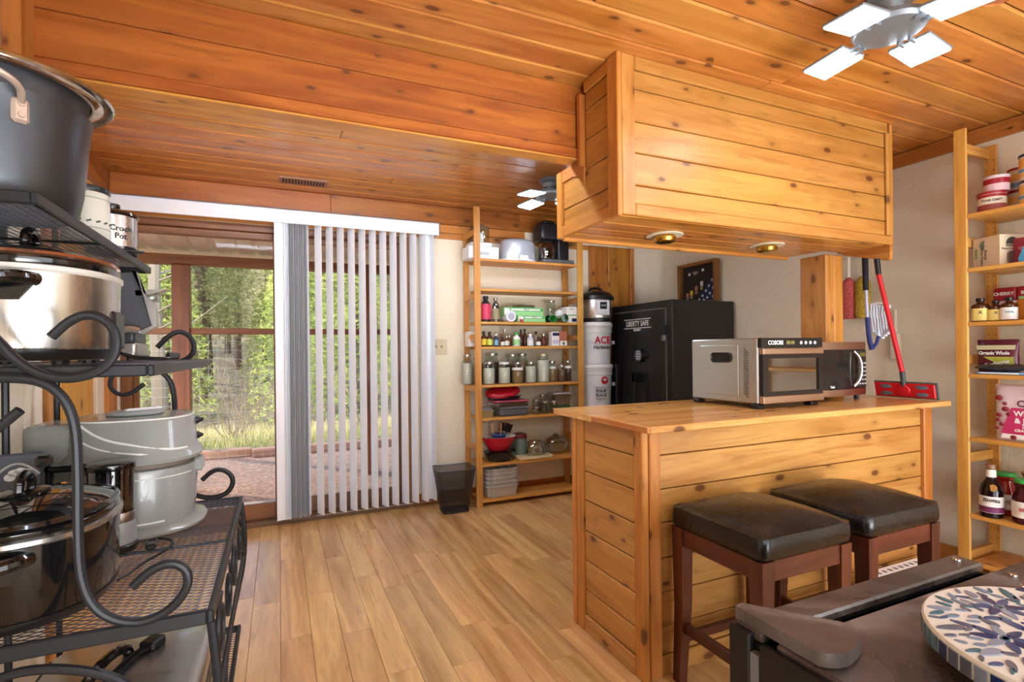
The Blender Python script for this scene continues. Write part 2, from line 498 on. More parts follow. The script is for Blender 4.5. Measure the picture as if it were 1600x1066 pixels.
# ------------------------------------------------------------------ recessed smoke-coloured ceiling can
cn = thing('recessed_ceiling_light', 'small round copper recessed light in the plank ceiling near the right wall', 'light', (2.22, .93, H - .004))
G().lathe([(.05, 0), (.05, .003), (.038, .003), (.032, -.002)], n=20, cap0=False).build('ring', plain('copper_ring', (214, 150, 104), .35, .6), cn)
G().lathe([(.031, .0), (.031, .002)], n=20).build('lens', plain('lens_amber', (236, 176, 128), .3), cn)
# ================================================================== FURNITURE
# ---- peninsula (breakfast bar)
pn = thing('breakfast_bar', 'pine plank breakfast bar with framed corners standing in the middle of the floor', 'bar', (1.2, 1.545, 0))
O = (1.2, 1.545, 0)
def P_(nm, mat, *b, ch=.004, parent=None, off=O):
    return G(off).box(*b, ch).build(nm, mat, parent or pn)
zr = [.072, .177, .305, .434, .566, .692, .82, .918]
P_('carcass', plain('carcass', (120, 78, 40), .8), 1.225, 2.985, 1.58, 2.02, 0, .916, ch=0)
for a, b_ in zip(zr[:-1], zr[1:]):
    P_('plank', w_pen(0), 1.285, 2.93, 1.562, 1.58, a + .002, b_ - .002, ch=.003)
    P_('plank', w_pen(1), 1.207, 1.225, 1.602, 1.95, a + .002, b_ - .002, ch=.003)
P_('bottom_rail', w_pen(0), 1.285, 2.93, 1.556, 1.58, 0, .07)
P_('bottom_rail', w_pen(1), 1.200, 1.225, 1.602, 1.95, 0, .07)
P_('corner_stile', w_trim(2), 1.202, 1.232, 1.548, 1.60, 0, .918)
P_('corner_stile', w_trim(2), 1.234, 1.286, 1.545, 1.575, 0, .918)
P_('corner_stile', w_trim(2), 1.198, 1.225, 1.952, 2.005, 0, .918)
P_('corner_stile', w_trim(2), 1.194, 1.240, 2.007, 2.04, 0, .918)
P_('corner_stile', w_trim(2), 2.932, 2.998, 1.545, 1.58, 0, .918)
P_('end_panel', w_pen(1), 2.985, 2.998, 1.582, 2.02, 0, .918)
P_('back_panel', w_pen(0), 1.242, 2.985, 2.021, 2.036, 0, .918)

ct = thing('countertop', 'honey pine countertop lying across the breakfast bar', 'countertop', (2.1, 1.8, .92))
g = G((2.1, 1.8, .92))
yb = [1.478, 1.66, 1.845, 2.02, 2.165]
for i, (a, b_) in enumerate(zip(yb[:-1], yb[1:])):
    g = G((2.1, 1.8, .92))
    x0 = 1.185 + (-.012 if i > 1 else 0)
    g.box(x0, 3.032, a + .0002, b_ - .0002, .9195, .945, .0035 if i in (0,) else .0012).build('top_board', w_top(0), ct)
g = G((2.1, 1.8, .92)).box(1.175, 1.187, 1.482, 2.16, .921, .943, .002).build('edge_strip', w_trim(1), ct)

# ---- hanging upper cabinet
cb = thing('hanging_cabinet', 'long knotty pine cabinet box hanging from the ceiling over the bar', 'cabinet', (1.22, 1.70, 1.745))
O2 = (1.22, 1.70, 1.745)
def Q_(nm, mat, *b, ch=.004): return P_(nm, mat, *b, ch=ch, parent=cb, off=O2)
Hc = H - .001
Q_('carcass', plain('carcass', (120, 78, 40), .8), 1.245, 2.93, 1.722, 1.982, 1.765, Hc, ch=0)
Q_('carcass', plain('carcass', (120, 78, 40), .8), 1.245, 2.75, 1.982, 2.165, 1.765, 2.05, ch=0)
zc = [1.80, 1.875, 2.005, 2.13, 2.26, 2.335]
for a, b_ in zip(zc[:-1], zc[1:]):
    Q_('plank', w_cab(0), 1.305, 2.925, 1.706, 1.724, a + .002, b_ - .002, ch=.003)
    Q_('plank', w_cab(1), 1.228, 1.245, 1.765, 1.945 if a > 2.0 else 2.14, a + .002, b_ - .002, ch=.003)
Q_('top_rail', w_cab(0), 1.305, 2.925, 1.698, 1.72, 2.335, Hc)
Q_('bottom_rail', w_cab(0), 1.305, 2.965, 1.698, 1.72, 1.752, 1.80)
Q_('corner_stile', w_cab(2), 1.238, 1.304, 1.697, 1.72, 1.752, Hc)
Q_('corner_stile', w_trim(2), 1.216, 1.237, 1.694, 1.766, 1.745, Hc)
Q_('corner_stile', w_cab(2), 2.905, 2.945, 1.690, 1.705, 1.80, 2.335)
Q_('corner_stile', w_trim(2), 2.946, 2.966, 1.697, 1.735, 1.752, Hc)
Q_('end_panel', w_cab(1), 2.931, 2.962, 1.736, 1.982, 1.752, Hc)
Q_('top_rail', w_trim(1), 1.222, 1.24, 1.767, 1.95, 2.337, Hc)
Q_('bottom_rail', w_trim(1), 1.218, 1.24, 1.767, 2.15, 1.748, 1.80)
Q_('back_stile', w_trim(2), 1.205, 1.24, 1.952, 1.982, 2.02, 2.336)
Q_('back_stile', w_trim(2), 1.214, 1.24, 2.145, 2.187, 1.745, 2.056)
# curved bracket that joins the two back stiles
pl = [(1.952, 2.02), (1.982, 2.02), (1.982, 2.056), (2.143, 2.056), (2.143, 2.002), (2.05, 2.002), (1.99, 1.985), (1.96, 1.96), (1.952, 1.94)]
G(O2).prism(pl, 0, 1.22, 1.24).build('bracket', w_trim(1), cb)
for (y0, y1) in ((1.722, 1.84), (1.84, 1.955), (1.955, 2.07), (2.07, 2.165)):
    Q_('bottom_board', w_ceil(0), 1.242, 2.93 if y1 < 1.99 else 2.77, y0 + .001, y1 - .001, 1.752, 1.766, ch=.003)
Q_('bottom_strip', w_trim(0), 1.242, 2.77, 2.166, 2.187, 1.738, 1.79)
# board at the cabinet's right end from which the mops hang
G(O2).prism([(1.70, 1.751), (1.96, 1.751), (1.96, 1.742), (1.72, 1.672), (1.706, 1.674), (1.70, 1.684)], 0, 2.936, 2.96).build('hanging_board', w_trim(1), cb)
# post between bar top and cabinet
ps = thing('support_post', 'square pine post standing on the bar and carrying the hanging cabinet', 'post', (2.86, 2.03, .946))
G().box(-.07, .0, -.08, .08, 0, .79, .004).build('post_board', w_cab(2), ps)
G().box(.002, .075, -.08, .078, 0, .79, .004).build('post_board', w_trim(2), ps)

# recessed spot lights under the cabinet
def puck(x, y, lab):
    p = thing('recessed_spotlight', lab, 'light', (x, y, 1.7515), 0, 'spotlights under the hanging cabinet')
    G().lathe([(.085, 0), (.085, -.004), (.05, -.004), (.05, .0)], n=28).build('trim_ring', plain('cream_ring', (214, 204, 176), .4), p)
    G().lathe([(.048, -.003), (.054, -.014), (.048, -.030), (.030, -.037)], n=12, cap0=False).build('bezel', plain('brass', (206, 160, 70), .22, 1.0), p)
    G().lathe([(.034, -.034), (.030, -.028), (.001, -.024)], n=14, cap0=False).build('bulb', plain('bulb_face', (250, 220, 150), .3, .4), p)
puck(1.66, 1.95, 'brass rimmed spotlight under the cabinet, the one nearer the middle shelves')
puck(2.33, 1.95, 'brass rimmed spotlight under the cabinet, the one nearer the mops')

# ---- ceiling LED lights with four hinged panels
led = plain('led_panel', (228, 240, 255), .3, emit=LAMP)
led2 = plain('led_panel_bright', (228, 240, 255), .3, emit=LAMP * 1.0)
def led_light(loc, rz, lab, lm=None):
    t = thing('ceiling_light', lab, 'light', loc, rz)
    fr = plain('lamp_silver', (120, 126, 130), .35, .3)
    G().lathe([(.075, .115), (.08, .10), (.055, .085), (.045, .06)], n=24, cap1=False).build('canopy', fr, t)
    G().lathe([(.03, .085), (.03, .03), (.105, .028), (.11, .012), (.10, .0), (.0, -.004)], n=32).build('hub', fr, t)
    for k in range(4):
        a = math.radians(90 * k)
        M = Matrix.Rotation(a, 4, 'Z') @ Matrix.Rotation(math.radians(6), 4, 'Y')
        G().box(.118, .262, -.062, .062, -.001, .006, .003, M=M).build('light_panel', lm or led, t)
        G().box(.114, .266, -.066, .066, .0065, .016, .003, M=M).build('panel_back', fr, t)
        for s_ in (-1, 1): G().box(.085, .125, s_ * .017 - .005, s_ * .017 + .005, -.002, .012, .002, M=M).build('hinge', fr, t)
    return t
led_light((1.885, 1.085, H - .115), math.radians(3), 'silver ceiling light with four glowing LED panels in front of the hanging cabinet')
led_light((1.72, 3.18, H - .115), math.radians(20), 'silver ceiling light with glowing LED panels behind the hanging cabinet', led2)
fill_tube = thing('tube_light', 'long added fill tube, unseen on the ceiling on the far side of the beam', 'light', (.25, 2.27, H - .02))  # added lamp, hidden by the beam, to brighten the far ceiling and floor
G().box(-.85, .85, -.03, .03, -.018, .019, .004).build('batten', plain('batten_white', (226, 226, 224), .4), fill_tube)
G().cyl((-.82, 0, -.055), (.82, 0, -.055), .018, .018, 14).build('tube', plain('fill_tube_glow', (218, 234, 255), .3, emit=64), fill_tube)
for s_ in (-1, 1): G().box(s_ * .835 - .012, s_ * .835 + .012, -.02, .02, -.075, -.018, .003).build('tube_holder', white_pl, fill_tube)
led_light((.4, -.75, H - .115), math.radians(30), 'added silver ceiling light with LED panels, unseen behind the photographer')  # added lamp out of view, for more light in the room
led_fill = plain('led_panel_fill', (228, 240, 255), .3, emit=LAMP * 3.6)
led_light((2.55, -.35, H - .115), math.radians(10), 'added silver ceiling light with LED panels, unseen behind the photographer by the right wall', led_fill)  # added stronger lamp out of view, to brighten the right wall

# ---- shelf units (slatted pine uprights with boards)
def post(g, x0, x1, y0, y1, z0, z1): g.box(x0, x1, y0, y1, z0, z1, .002)
mid = thing('pine_shelf_unit', 'tall pine shelf unit full of jars and kitchenware against the front wall', 'shelf', (1.385, 3.81, 0))
OM = (1.385, 3.81, 0)
for (a, b_, y0, y1, z1) in ((1.385, 1.436, 3.81, 3.826, 2.338), (2.312, 2.365, 3.81, 3.826, 2.31), (1.385, 1.43, 4.06, 4.076, 2.20), (2.312, 2.365, 4.06, 4.076, 2.20)):
    G(OM).box(a, b_, y0, y1, 0, z1, .002).build('upright', w_shelf(2), mid)
for xs in (1.3855, 2.3435):
    for z in (.44, .90, 1.30, 1.62, 2.12):
        G(OM).box(xs, xs + .018, 3.8265, 4.0595, z, z + .045, .002).build('side_rail', w_shelf(1), mid)
SH = [.052, .330, .690, .950, 1.250, 1.446, 1.705, 1.940]
for z in SH:
    G(OM).box(1.437, 2.3115, 3.812, 4.058, z - .02, z, .002).build('shelf_board', w_shelf(0), mid)
g = G(OM)
for xs in (1.392, 1.419, 2.32, 2.35):
    for k in range(40): g.box(xs - .002, xs + .002, 4.0585, 4.0601, .3 + k * .047, .304 + k * .047)
skids(g.build('peg_hole', plain('peg_dark', (96, 56, 26), .8), mid), 'stuff')

rs = thing('open_pine_shelf', 'open pine pantry shelf with cans, bottles and bags along the right wall', 'shelf', (3.15, 1.465, 0))
OR = (3.15, 1.465, 0)
for (x0, x1, z1) in ((3.148, 3.164, 2.31), (3.435, 3.451, 2.27)):
    for yy in (1.463, .36):
        G(OR).box(x0, x1, yy, yy + .052, 0, z1, .002).build('upright', w_shelf(2), rs)
for z in (.12, .62, 1.12, 1.72, 2.20):
    for yy in (1.49, .37):
        G(OR).box(3.1645, 3.4345, yy, yy + .018, z, z + .05, .002).build('side_rail', w_shelf(0), rs)
RS = [.14, .375, .758, 1.075, 1.335, 1.605, 1.875]
for z in RS:
    G(OR).box(3.150, 3.455, .415, 1.462, z - .02, z, .002).build('shelf_board', w_shelf(1), rs)
g = G(OR)
for xs in (3.4342,):
    for yy in (1.475, 1.503):
        for k in range(40): g.box(xs - .0008, xs + .001, yy - .002, yy + .002, .2 + k * .051, .205 + k * .051)
skids(g.build('peg_hole', plain('peg_dark', (96, 56, 26), .8), rs), 'stuff')

# ---- vertical blind
bl = thing('vertical_blind', 'white vertical blind drawn half across the sliding glass door', 'blind', (.1, 4.02, 0))
vane_m = plain('vane_vinyl', (236, 239, 243), .45, nz=.03)
vane_e = plain('vane_vinyl_grey', (226, 229, 233), .5)
OB = (.1, 4.02, 0)
G(OB).box(-.957, 1.156, 3.955, 3.965, 2.122, 2.222, .003).box(-.957, 1.156, 3.955, 4.06, 2.212, 2.222, .003).box(1.146, 1.156, 3.955, 4.06, 2.122, 2.222, .003).build('valance', white_pl, bl)
G(OB).box(-.95, 1.14, 3.985, 4.03, 2.145, 2.18, .003).build('headrail', white_pl, bl)
def vane(x, deg, y=4.008, z0=.055, m=vane_m, w=.089):
    pts = []
    for k in range(7):
        t = (k / 6 - .5) * w; pts.append((t, .004 * (1 - (2 * k / 6 - 1) ** 2)))
    poly = pts + [(a, b - .0012) for a, b in reversed(pts)]
    M = Matrix.Translation((x - OB[0], y - OB[1], 0)) @ Matrix.Rotation(math.radians(deg), 4, 'Z')
    return G().prism(poly, 2, z0, 2.145, M=M).build('vane', m, bl)
vane(.02, 8, 3.975)
for k in range(15): vane(.045 + k * .0105, (76, 80, 78)[k % 3], 4.0, m=vane_e)
for k in range(11): vane(.262 + k * .0765, 118 - k * .6, 4.0)
vane(1.10, 100, 4.0); vane(1.085, 20, 4.03)
g = G(OB)
g.tube([(.23, 4.0, .05)] + [(.262 + k * .0765, 4.0, .052 if k % 2 else .046) for k in range(12)], .0012, 4)
skids(g.build('spacer_chain', white_pl, bl), 'stuff')

# ---- switch
sw = thing('light_switch', 'cream double light switch plate on the wall beside the blind', 'switch', (1.176, 4.0995, 1.254))
G().box(-.07, .07, -.006, 0, -.062, .062, .003).build('plate', plain('almond', (206, 190, 156), .4), sw)
for s_ in (-.023, .023):
    G().box(s_ - .005, s_ + .005, -.02, -.006, -.008, .012, .002).build('toggle', plain('toggle', (150, 118, 84), .4), sw)

# ---- wire waste basket
wb = thing('waste_basket', 'black mesh waste basket on the floor left of the middle shelf unit', 'basket', (1.210, 3.835, 0), math.radians(-4))
def meshy(name, c, sx, sy, th, rough=.5):
    m, nt, b = _mat(name); b.inputs['Base Color'].default_value = (*S(c), 1); b.inputs['Roughness'].default_value = rough
    b.inputs['Alpha'].default_value = th
    return m
g = G()
bw, bd, tw, td, hh = .098, .075, .145, .115, .33
def frus(t):
    a = bw + (tw - bw) * t; b = bd + (td - bd) * t; r = .02; out = []
    for (cx, cy, a0) in ((a - r, b - r, 0), (-a + r, b - r, 90), (-a + r, -b + r, 180), (a - r, -b + r, 270)):
        for k in range(5):
            an = math.radians(a0 + 90 * k / 4); out.append((cx + r * math.cos(an), cy + r * math.sin(an), .004 + (hh - .004) * t))
    return out
G().rings([frus(0), frus(1)], True, False, False).build('mesh_side', meshy('basket_mesh', (20, 20, 22), 1, 1, .62), wb)
G().rings([frus(0), frus(.03)]).build('base', black_metal, wb)
rim = frus(1); G().tube(rim + [rim[0]], .005, 6).build('rim', plain('rim_steel', (90, 90, 94), .3, .8), wb)
bt = frus(.02); G().tube(bt + [bt[0]], .004, 6).build('base_ring', black_metal, wb)

# ---- bar stools
def stool(loc, lab):
    t = thing('bar_stool', lab, 'stool', loc)
    hw, hd = .213, .205
    def ring(z, inset, r):
        out = []
        a, b = hw - inset, hd - inset
        for (cx, cy, a0) in ((a - r, b - r, 0), (-a + r, b - r, 90), (-a + r, -b + r, 180), (a - r, -b + r, 270)):
            for k in range(6):
                an = math.radians(a0 + 90 * k / 5); out.append(Vector((cx + r * math.cos(an), cy + r * math.sin(an), z)))
        return out
    rr = [ring(.572, .012, .02), ring(.58, .002, .03), ring(.605, 0, .03), ring(.632, .002, .03), ring(.6415, .006, .03), ring(.6400, .011, .03), ring(.652, .025, .05), ring(.668, .06, .08), ring(.681, .105, .08), ring(.688, .15, .05), ring(.690, .19, .01)]
    G().rings(rr).build('cushion', leather, t, ang=60)
    s1 = ring(.6405, .0045, .03); G().tube(s1 + [s1[0]], .0022, 5).build('seam', leather, t)
    for (sx, sy) in ((-1, -1), (1, -1), (-1, 1), (1, 1)):
        g = G(); x, y = sx * (hw - .033), sy * (hd - .033); x2, y2 = x, y
        a, b = .024, .019
        rrr = []
        for z, w_, dx in ((0, .017, 0.010), (.28, .022, 0), (.57, .026, 0)):
            cx, cy = x2 + sx * dx, y2 + sy * dx
            rrr.append([(cx - w_, cy - w_, z), (cx + w_, cy - w_, z), (cx + w_, cy + w_, z), (cx - w_, cy + w_, z)])
        g.rings(rrr).build('leg', w_red(2), t)
    for sy in (-1, 1):
        G().box(-hw + .055, hw - .055, sy * (hd - .024) - .011, sy * (hd - .024) + .011, .505, .571, .003).build('apron', w_red(0), t)
        G().box(-hw + .05, hw - .05, sy * (hd - .032) - .010, sy * (hd - .032) + .010, .145 if sy > 0 else .235, .18 if sy > 0 else .27, .003).build('stretcher', w_red(0), t)
    for sx in (-1, 1):
        G().box(sx * (hw - .024) - .011, sx * (hw - .024) + .011, -hd + .055, hd - .055, .505, .571, .003).build('apron', w_red(1), t)
        G().box(sx * (hw - .032) - .010, sx * (hw - .032) + .010, -hd + .05, hd - .05, .185, .225, .003).build('stretcher', w_red(1), t)
    return t
def leather_mat():
    m, nt, b = _mat('black_leather')
    v, rnd, raw = coords(nt, (1, 1, 1))
    n1 = noise(nt, v, 7, 4, .6, .5); n2 = noise(nt, v, 160, 2)
    L(nt, ramp(nt, n1, [(.35, S((13, 11, 11))), (.75, S((32, 28, 28)))]), b.inputs['Base Color'])
    L(nt, mth(nt, 'ADD', mth(nt, 'MULTIPLY', n1, .35), .1), b.inputs['Roughness'])
    h = mth(nt, 'ADD', n2, mth(nt, 'MULTIPLY', noise(nt, v, 22, 3), 2.5))
    bump(nt, h, .25, .0015, b); return m
leather = leather_mat()
stool((1.520, 1.325, 0), 'black leather bar stool with cherry legs, the one nearer the framed bar corner')
stool((2.010, 1.318, 0), 'black leather bar stool with cherry legs, the one further right beside the wall')

# ---- tall black safe
sf = thing('safe', 'tall black steel safe with round dial standing in the corner behind the bar', 'safe', (3.115, 3.6, 0))
OS = (3.115, 3.6, 0)
sblk = plain('safe_black', (30, 30, 31), .38, .1, coat=.2)
G(OS).box(2.79, 3.44, 3.20, 4.00, .0, 1.603, .006).build('body', sblk, sf)
dg = G(OS).box(2.776, 2.792, 3.275, 3.945, .12, 1.535, .004).build('door', sblk, sf)
G(OS).box(2.784, 2.7901, 3.2635, 3.2745, .11, 1.545).box(2.784, 2.7901, 3.9455, 3.953, .11, 1.545).box(2.784, 2.7901, 3.2635, 3.953, 1.5355, 1.545).build('door_gap', plain('gap_grey', (96, 96, 96), .5), sf)
for z in (.35, 1.33):
    G(OS).box(2.762, 2.79, 3.262, 3.30, z, z + .075, .004).build('hinge', black_metal, sf)
    G(OS).box(2.762, 2.79, 3.262, 3.30, z - .05, z - .002, .004).build('hinge_pin', plain('hinge_steel', (150, 150, 152), .3, .8), sf)
G(OS).cyl((2.776, 3.56, 1.165), (2.738, 3.56, 1.165), .058, .05, 28).build('dial', plain('dial_black', (26, 26, 28), .3), sf)
G(OS).cyl((2.738, 3.56, 1.165), (2.735, 3.56, 1.165), .046, .046, 28).build('dial_face', plain('dial_face', (92, 104, 110), .4, .4), sf)
g = G(OS)
for r_ in range(4):
    for c_ in range(3): g.box(2.7335, 2.7352, 3.56 - .024 + c_ * .02 - .006, 3.56 - .024 + c_ * .02 + .006, 1.13 + r_ * .02, 1.142 + r_ * .02)
skids(g.build('keypad', plain('key_grey', (180, 190, 196), .4), sf), 'stuff')
G(OS).box(2.70, 2.776, 3.565, 3.60, .94, 1.02, .005).box(2.70, 2.715, 3.565, 3.60, .72, 1.02, .005).build('handle', black_pl, sf)
wt = plain('print_white', (226, 226, 224), .5)
text('LIBERTY SAFE', .062, wt, sf, (2.7755 - 3.115, 3.62 - 3.6, 1.432), (PI / 2, 0, -PI / 2), sx=.82, bold=.001)
text('SECURITY', .022, wt, sf, (2.7755 - 3.115, 3.62 - 3.6, 1.378), (PI / 2, 0, -PI / 2), bold=.001)
G(OS).box(2.7748, 2.776, 3.44, 3.80, 1.467, 1.473).box(2.7748, 2.776, 3.44, 3.80, 1.393, 1.399).build('emblem_line', wt, sf)

# ---- black steel cabinet in the foreground
worn = None
def worn_mat():
    m, nt, b = _mat('worn_black_laminate')
    v, rnd, raw = coords(nt, (1, 1, 1))
    n1 = noise(nt, v, 4, 5, .65, 1.2); n2 = noise(nt, v, 30, 3, .6)
    col = ramp(nt, n1, [(.38, S((58, 49, 45))), (.56, S((92, 80, 74))), (.72, S((146, 138, 134)))])
    col = mix(nt, mth(nt, 'MULTIPLY', n2, .35), col, S((34, 30, 30)))
    L(nt, col, b.inputs['Base Color'])
    L(nt, mth(nt, 'ADD', mth(nt, 'MULTIPLY', n1, .35), .12), b.inputs['Roughness'])
    bump(nt, n2, .15, .001, b); return m
worn = worn_mat()
bx = thing('black_cabinet', 'low black cabinet with worn top and raised back rail in front of the stools', 'cabinet', (1.08, .35, 0))
OX = (1.08, .35, 0)
side_b = plain('side_black', (26, 25, 27), .35)
G(OX).box(.745, 1.425, -.1, .69, .03, .712, .004).build('body', side_b, bx)
G(OX).box(.729, .744, .655, .70, .02, .729, .003).box(.729, .744, -.1, .635, .02, .722, .003).build('side_panel', side_b, bx)
G(OX).box(.7302, .7435, .6365, .6535, .02, .70).build('side_groove', plain('groove', (110, 110, 114), .5), bx)
G(OX).box(.745, 1.435, .642, .70, .713, .732, .004).build('back_rail', worn, bx)
G(OX).box(.745, 1.436, .618, .641, .7, .712).build('hinge_gap', plain('gap_black', (8, 8, 8), .6), bx)
G(OX).box(.745, 1.60, -.12, .617, .713, .729, .005).build('top_panel', worn, bx)
G(OX).prism([(.747, .70), (.765, .703), (.84, .61), (.862, .585), (.866, .565), (.863, .555), (.856, .546), (.845, .538), (.825, .530), (.80, .523), (.785, .521), (.768, .524), (.755, .531), (.746, .54)], 2, .7325, .755).build('corner_arm', worn, bx, ang=60)
for (x_, y_) in ((1.40, .676), (1.42, .585), (1.43, .52), (1.37, .545)):
    G(OX).lathe([(.009, 0), (.0085, .003), (.005, .0045), (.0, .005)], (x_, y_, .7295 if y_ < .6 else .7325), 14, cap1=False).build('screw_head', chrome, bx)
for x_ in (.78, 1.38):
    for y_ in (-.06, .65): G(OX).cyl((x_, y_, 0), (x_, y_, .031), .02).build('foot', black_pl, bx)
# ================================================================== OUTSIDE
def ground_mat(name, a, b_, c_, sc=18, bs=.5):
    m, nt, b = _mat(name)
    v, rnd, raw = coords(nt, (1, 1, 1), rnd=False)
    n1 = noise(nt, raw, sc, 5, .7); n2 = noise(nt, raw, .7, 3)
    col = ramp(nt, n1, [(.35, S(a)), (.55, S(b_)), (.72, S(c_))])
    L(nt, col, b.inputs['Base Color']); b.inputs['Roughness'].default_value = .95
    bump(nt, n1, bs, .03, b); return m
gravel = ground_mat('red_gravel', (120, 88, 70), (170, 130, 106), (206, 170, 144), 30)
soil = ground_mat('forest_floor', (92, 78, 54), (132, 114, 84), (164, 148, 112), 5)
def terrain_z(x, y):
    if y < 9: return -.17
    t = y - 9
    return -.17 - .35 * min(1, t / 6) + .0055 * max(0, t - 6) ** 2 * (1 + .2 * math.sin(x * .25))
gr = struct('ground')
G().box(-12, 16, 4.24, 8.3, -.25, -.15).build('gravel_bed', gravel, gr)
g = G(); nx, ny = 40, 40
vs = []; fs = []
for j in range(ny + 1):
    for i in range(nx + 1):
        y = 8.3 + (j / ny) ** 1.6 * 70; x = (-1 + 2 * i / nx) * (9 + (y - 8.3) * 1.1) + 2
        z = terrain_z(x, y) + (.06 * math.sin(x * 1.7 + y) if j > 3 else .02); vs.append((x, y, z))
for j in range(ny):
    for i in range(nx):
        a = j * (nx + 1) + i; fs.append((a, a + 1, a + nx + 2, a + nx + 1))
g.add(vs, fs).build('forest_soil', soil, gr)
dk = struct('trim_7', 'weathered deck boards outside the glass door')
for k in range(8):
    G().box(-2.6, 3.6, 4.26 + k * .125, 4.26 + k * .125 + .119, -.15, -.115, .004).build('deck_board', wood('deck_grey', 0, (186, 160, 144), (152, 124, 108), .2, .8, .15), dk)
for i, (x0, x1, y0) in enumerate(((-3.2, -.35, 7.75), (-.34, 2.2, 7.62), (2.21, 4.6, 7.7))):
    c_ = thing('timber_edging', ('reddish timber edging the gravel, piece behind the dehydrator', 'reddish timber edging the gravel, piece seen through the clear glass', 'reddish timber edging the gravel, piece behind the drawn vanes')[i], 'timber', (x0, y0, -.15))
    G().box(0, x1 - x0, 0, .13, 0, .11, .012).build('timber', wood('edging', 0, (178, 132, 108), (150, 104, 82), .2, .8), c_)
# porch: posts, rails, header, metal roof, wire
pw = wood('porch_stain', 2, (142, 80, 46), (116, 60, 32), .2, .55, .1)
pwx = wood('porch_stain', 0, (142, 80, 46), (116, 60, 32), .2, .55, .1)
po = thing('porch_frame', 'brown stained timber porch frame with posts and rails outside the door', 'porch', (0, 6.08, -.15))
OP = (0, 6.08, -.15)
for x0 in (-4.4, -.955, .86, 2.9, 5.0):
    G(OP).box(x0, x0 + .15, 6.0, 6.15, -.15, 2.10 if x0 < 5 else 2.1, .006).build('post', pw, po)
G(OP).box(-4.6, 5.4, 6.01, 6.14, 2.105, 2.20, .006).build('header', pwx, po)
for (a, b_) in ((-4.25, -.957), (-.803, .858), (1.012, 2.898), (3.052, 4.998)):
    G(OP).box(a, b_, 6.03, 6.12, 1.415, 1.475, .005).build('rail', pwx, po)
g = G(OP); wire = plain('galvanised_wire', (168, 172, 172), .5, .6)
for k in range(17): g.box(-4.25, 5.0, 6.019, 6.0215, -.10 + k * .09, -.0975 + k * .09)
for k in range(116): g.box(-4.25 + k * .08, -4.2475 + k * .08, 6.0215, 6.024, -.12, 1.41)
skids(g.build('wire_mesh', wire, po), 'stuff')
rf_ = thing('porch_roof', 'corrugated metal porch roof sloping down outside the door', 'roof', (0, 5.2, 2.2))
g = G((0, 5.2, 2.2)); vs = []; fs = []
xs = []; x = -4.8
while x < 5.6: xs += [(x, 0), (x + .02, .018), (x + .05, .018), (x + .07, 0), (x + .15, 0)]; x += .19
ys = (4.25, 6.55); zs = (2.37, 2.225)
for th in (0, .002):
    for (yy, zz) in zip(ys, zs): vs += [(a, yy, zz + h_ + th) for a, h_ in xs]
n = len(xs)
for th in (0, 1):
    for i in range(n - 1): fs.append((th * 2 * n + i, th * 2 * n + i + 1, th * 2 * n + n + i + 1, th * 2 * n + n + i))
for i in range(n - 1):
    fs.append((n + i, n + i + 1, 3 * n + i + 1, 3 * n + i)); fs.append((i, i + 1, 2 * n + i + 1, 2 * n + i))
g.add(vs, fs).build('roof_sheet', plain('roof_metal', (226, 206, 188), .45, .3), rf_, ang=20)
for yy, zz in ((5.2, 2.235),):
    G((0, 5.2, 2.2)).box(-4.6, 5.4, yy, yy + .06, zz + .0, zz + .07, .003).build('purlin', pwx, rf_)

# trees: trunk and needle crown, three kinds of mesh shared among the trees
def needles(rg, n, h0, h, r0, tuft, wid, per=7):
    g = G(); vs = []; fs = []
    for i in range(n):
        t = rg.random() ** .8; z = h0 + (h - h0) * t
        R = r0 * (1 - t) ** .65 + .12
        a = rg.random() * 2 * PI; rr = R * (rg.random() ** .45)
        z = round(z / .34) * .34 if rg.random() < .75 else z
        c = Vector((rr * math.cos(a), rr * math.sin(a), z - rr * .12 + rg.uniform(-.15, .15)))
        for k in range(per):
            d = Vector((rg.gauss(0, 1), rg.gauss(0, 1), rg.gauss(.35, .8))).normalized()
            w = d.cross(Vector((rg.gauss(0, 1), rg.gauss(0, 1), rg.gauss(0, 1)))).normalized() * wid
            p = c + d * tuft * rg.uniform(.6, 1.2)
            b = len(vs); vs += [c - w, c + w, p]; fs.append((b, b + 1, b + 2))
    g.add(vs, fs); return g
def trunk(rg, h, r, nb=26, bl=.9):
    g = G(); pts = [(0, 0, 0)]
    x = y = 0
    for k in range(1, 7):
        x += rg.uniform(-.05, .05); y += rg.uniform(-.05, .05); pts.append((x, y, h * k / 6))
    g.tube(pts, lambda t: r * (1 - .85 * t), 7)
    for k in range(nb):
        z = h * rg.uniform(.12, .95); a = rg.random() * 2 * PI; l = bl * (1 - z / h) ** .5 * rg.uniform(.6, 1.2)
        p = Vector((0, 0, z)); q = p + Vector((math.cos(a) * l, math.sin(a) * l, rg.uniform(-.1, .25) * l))
        g.tube([p, (p + q) / 2 + Vector((0, 0, .03)), q], lambda t: .022 * (1 - .8 * t), 4)
    return g
def bark(name, c): return plain(name, c, .9, nz=.5, nscale=14, bmp=.5)
def leafm(name, a, b_):
    m, nt, b = _mat(name); v, rnd, raw = coords(nt, (1, 1, 1))
    n1 = noise(nt, v, 1.6, 4, .7)
    L(nt, ramp(nt, n1, [(.36, S(a)), (.64, S(b_))]), b.inputs['Base Color']); b.inputs['Roughness'].default_value = .7
    return m
kinds = []
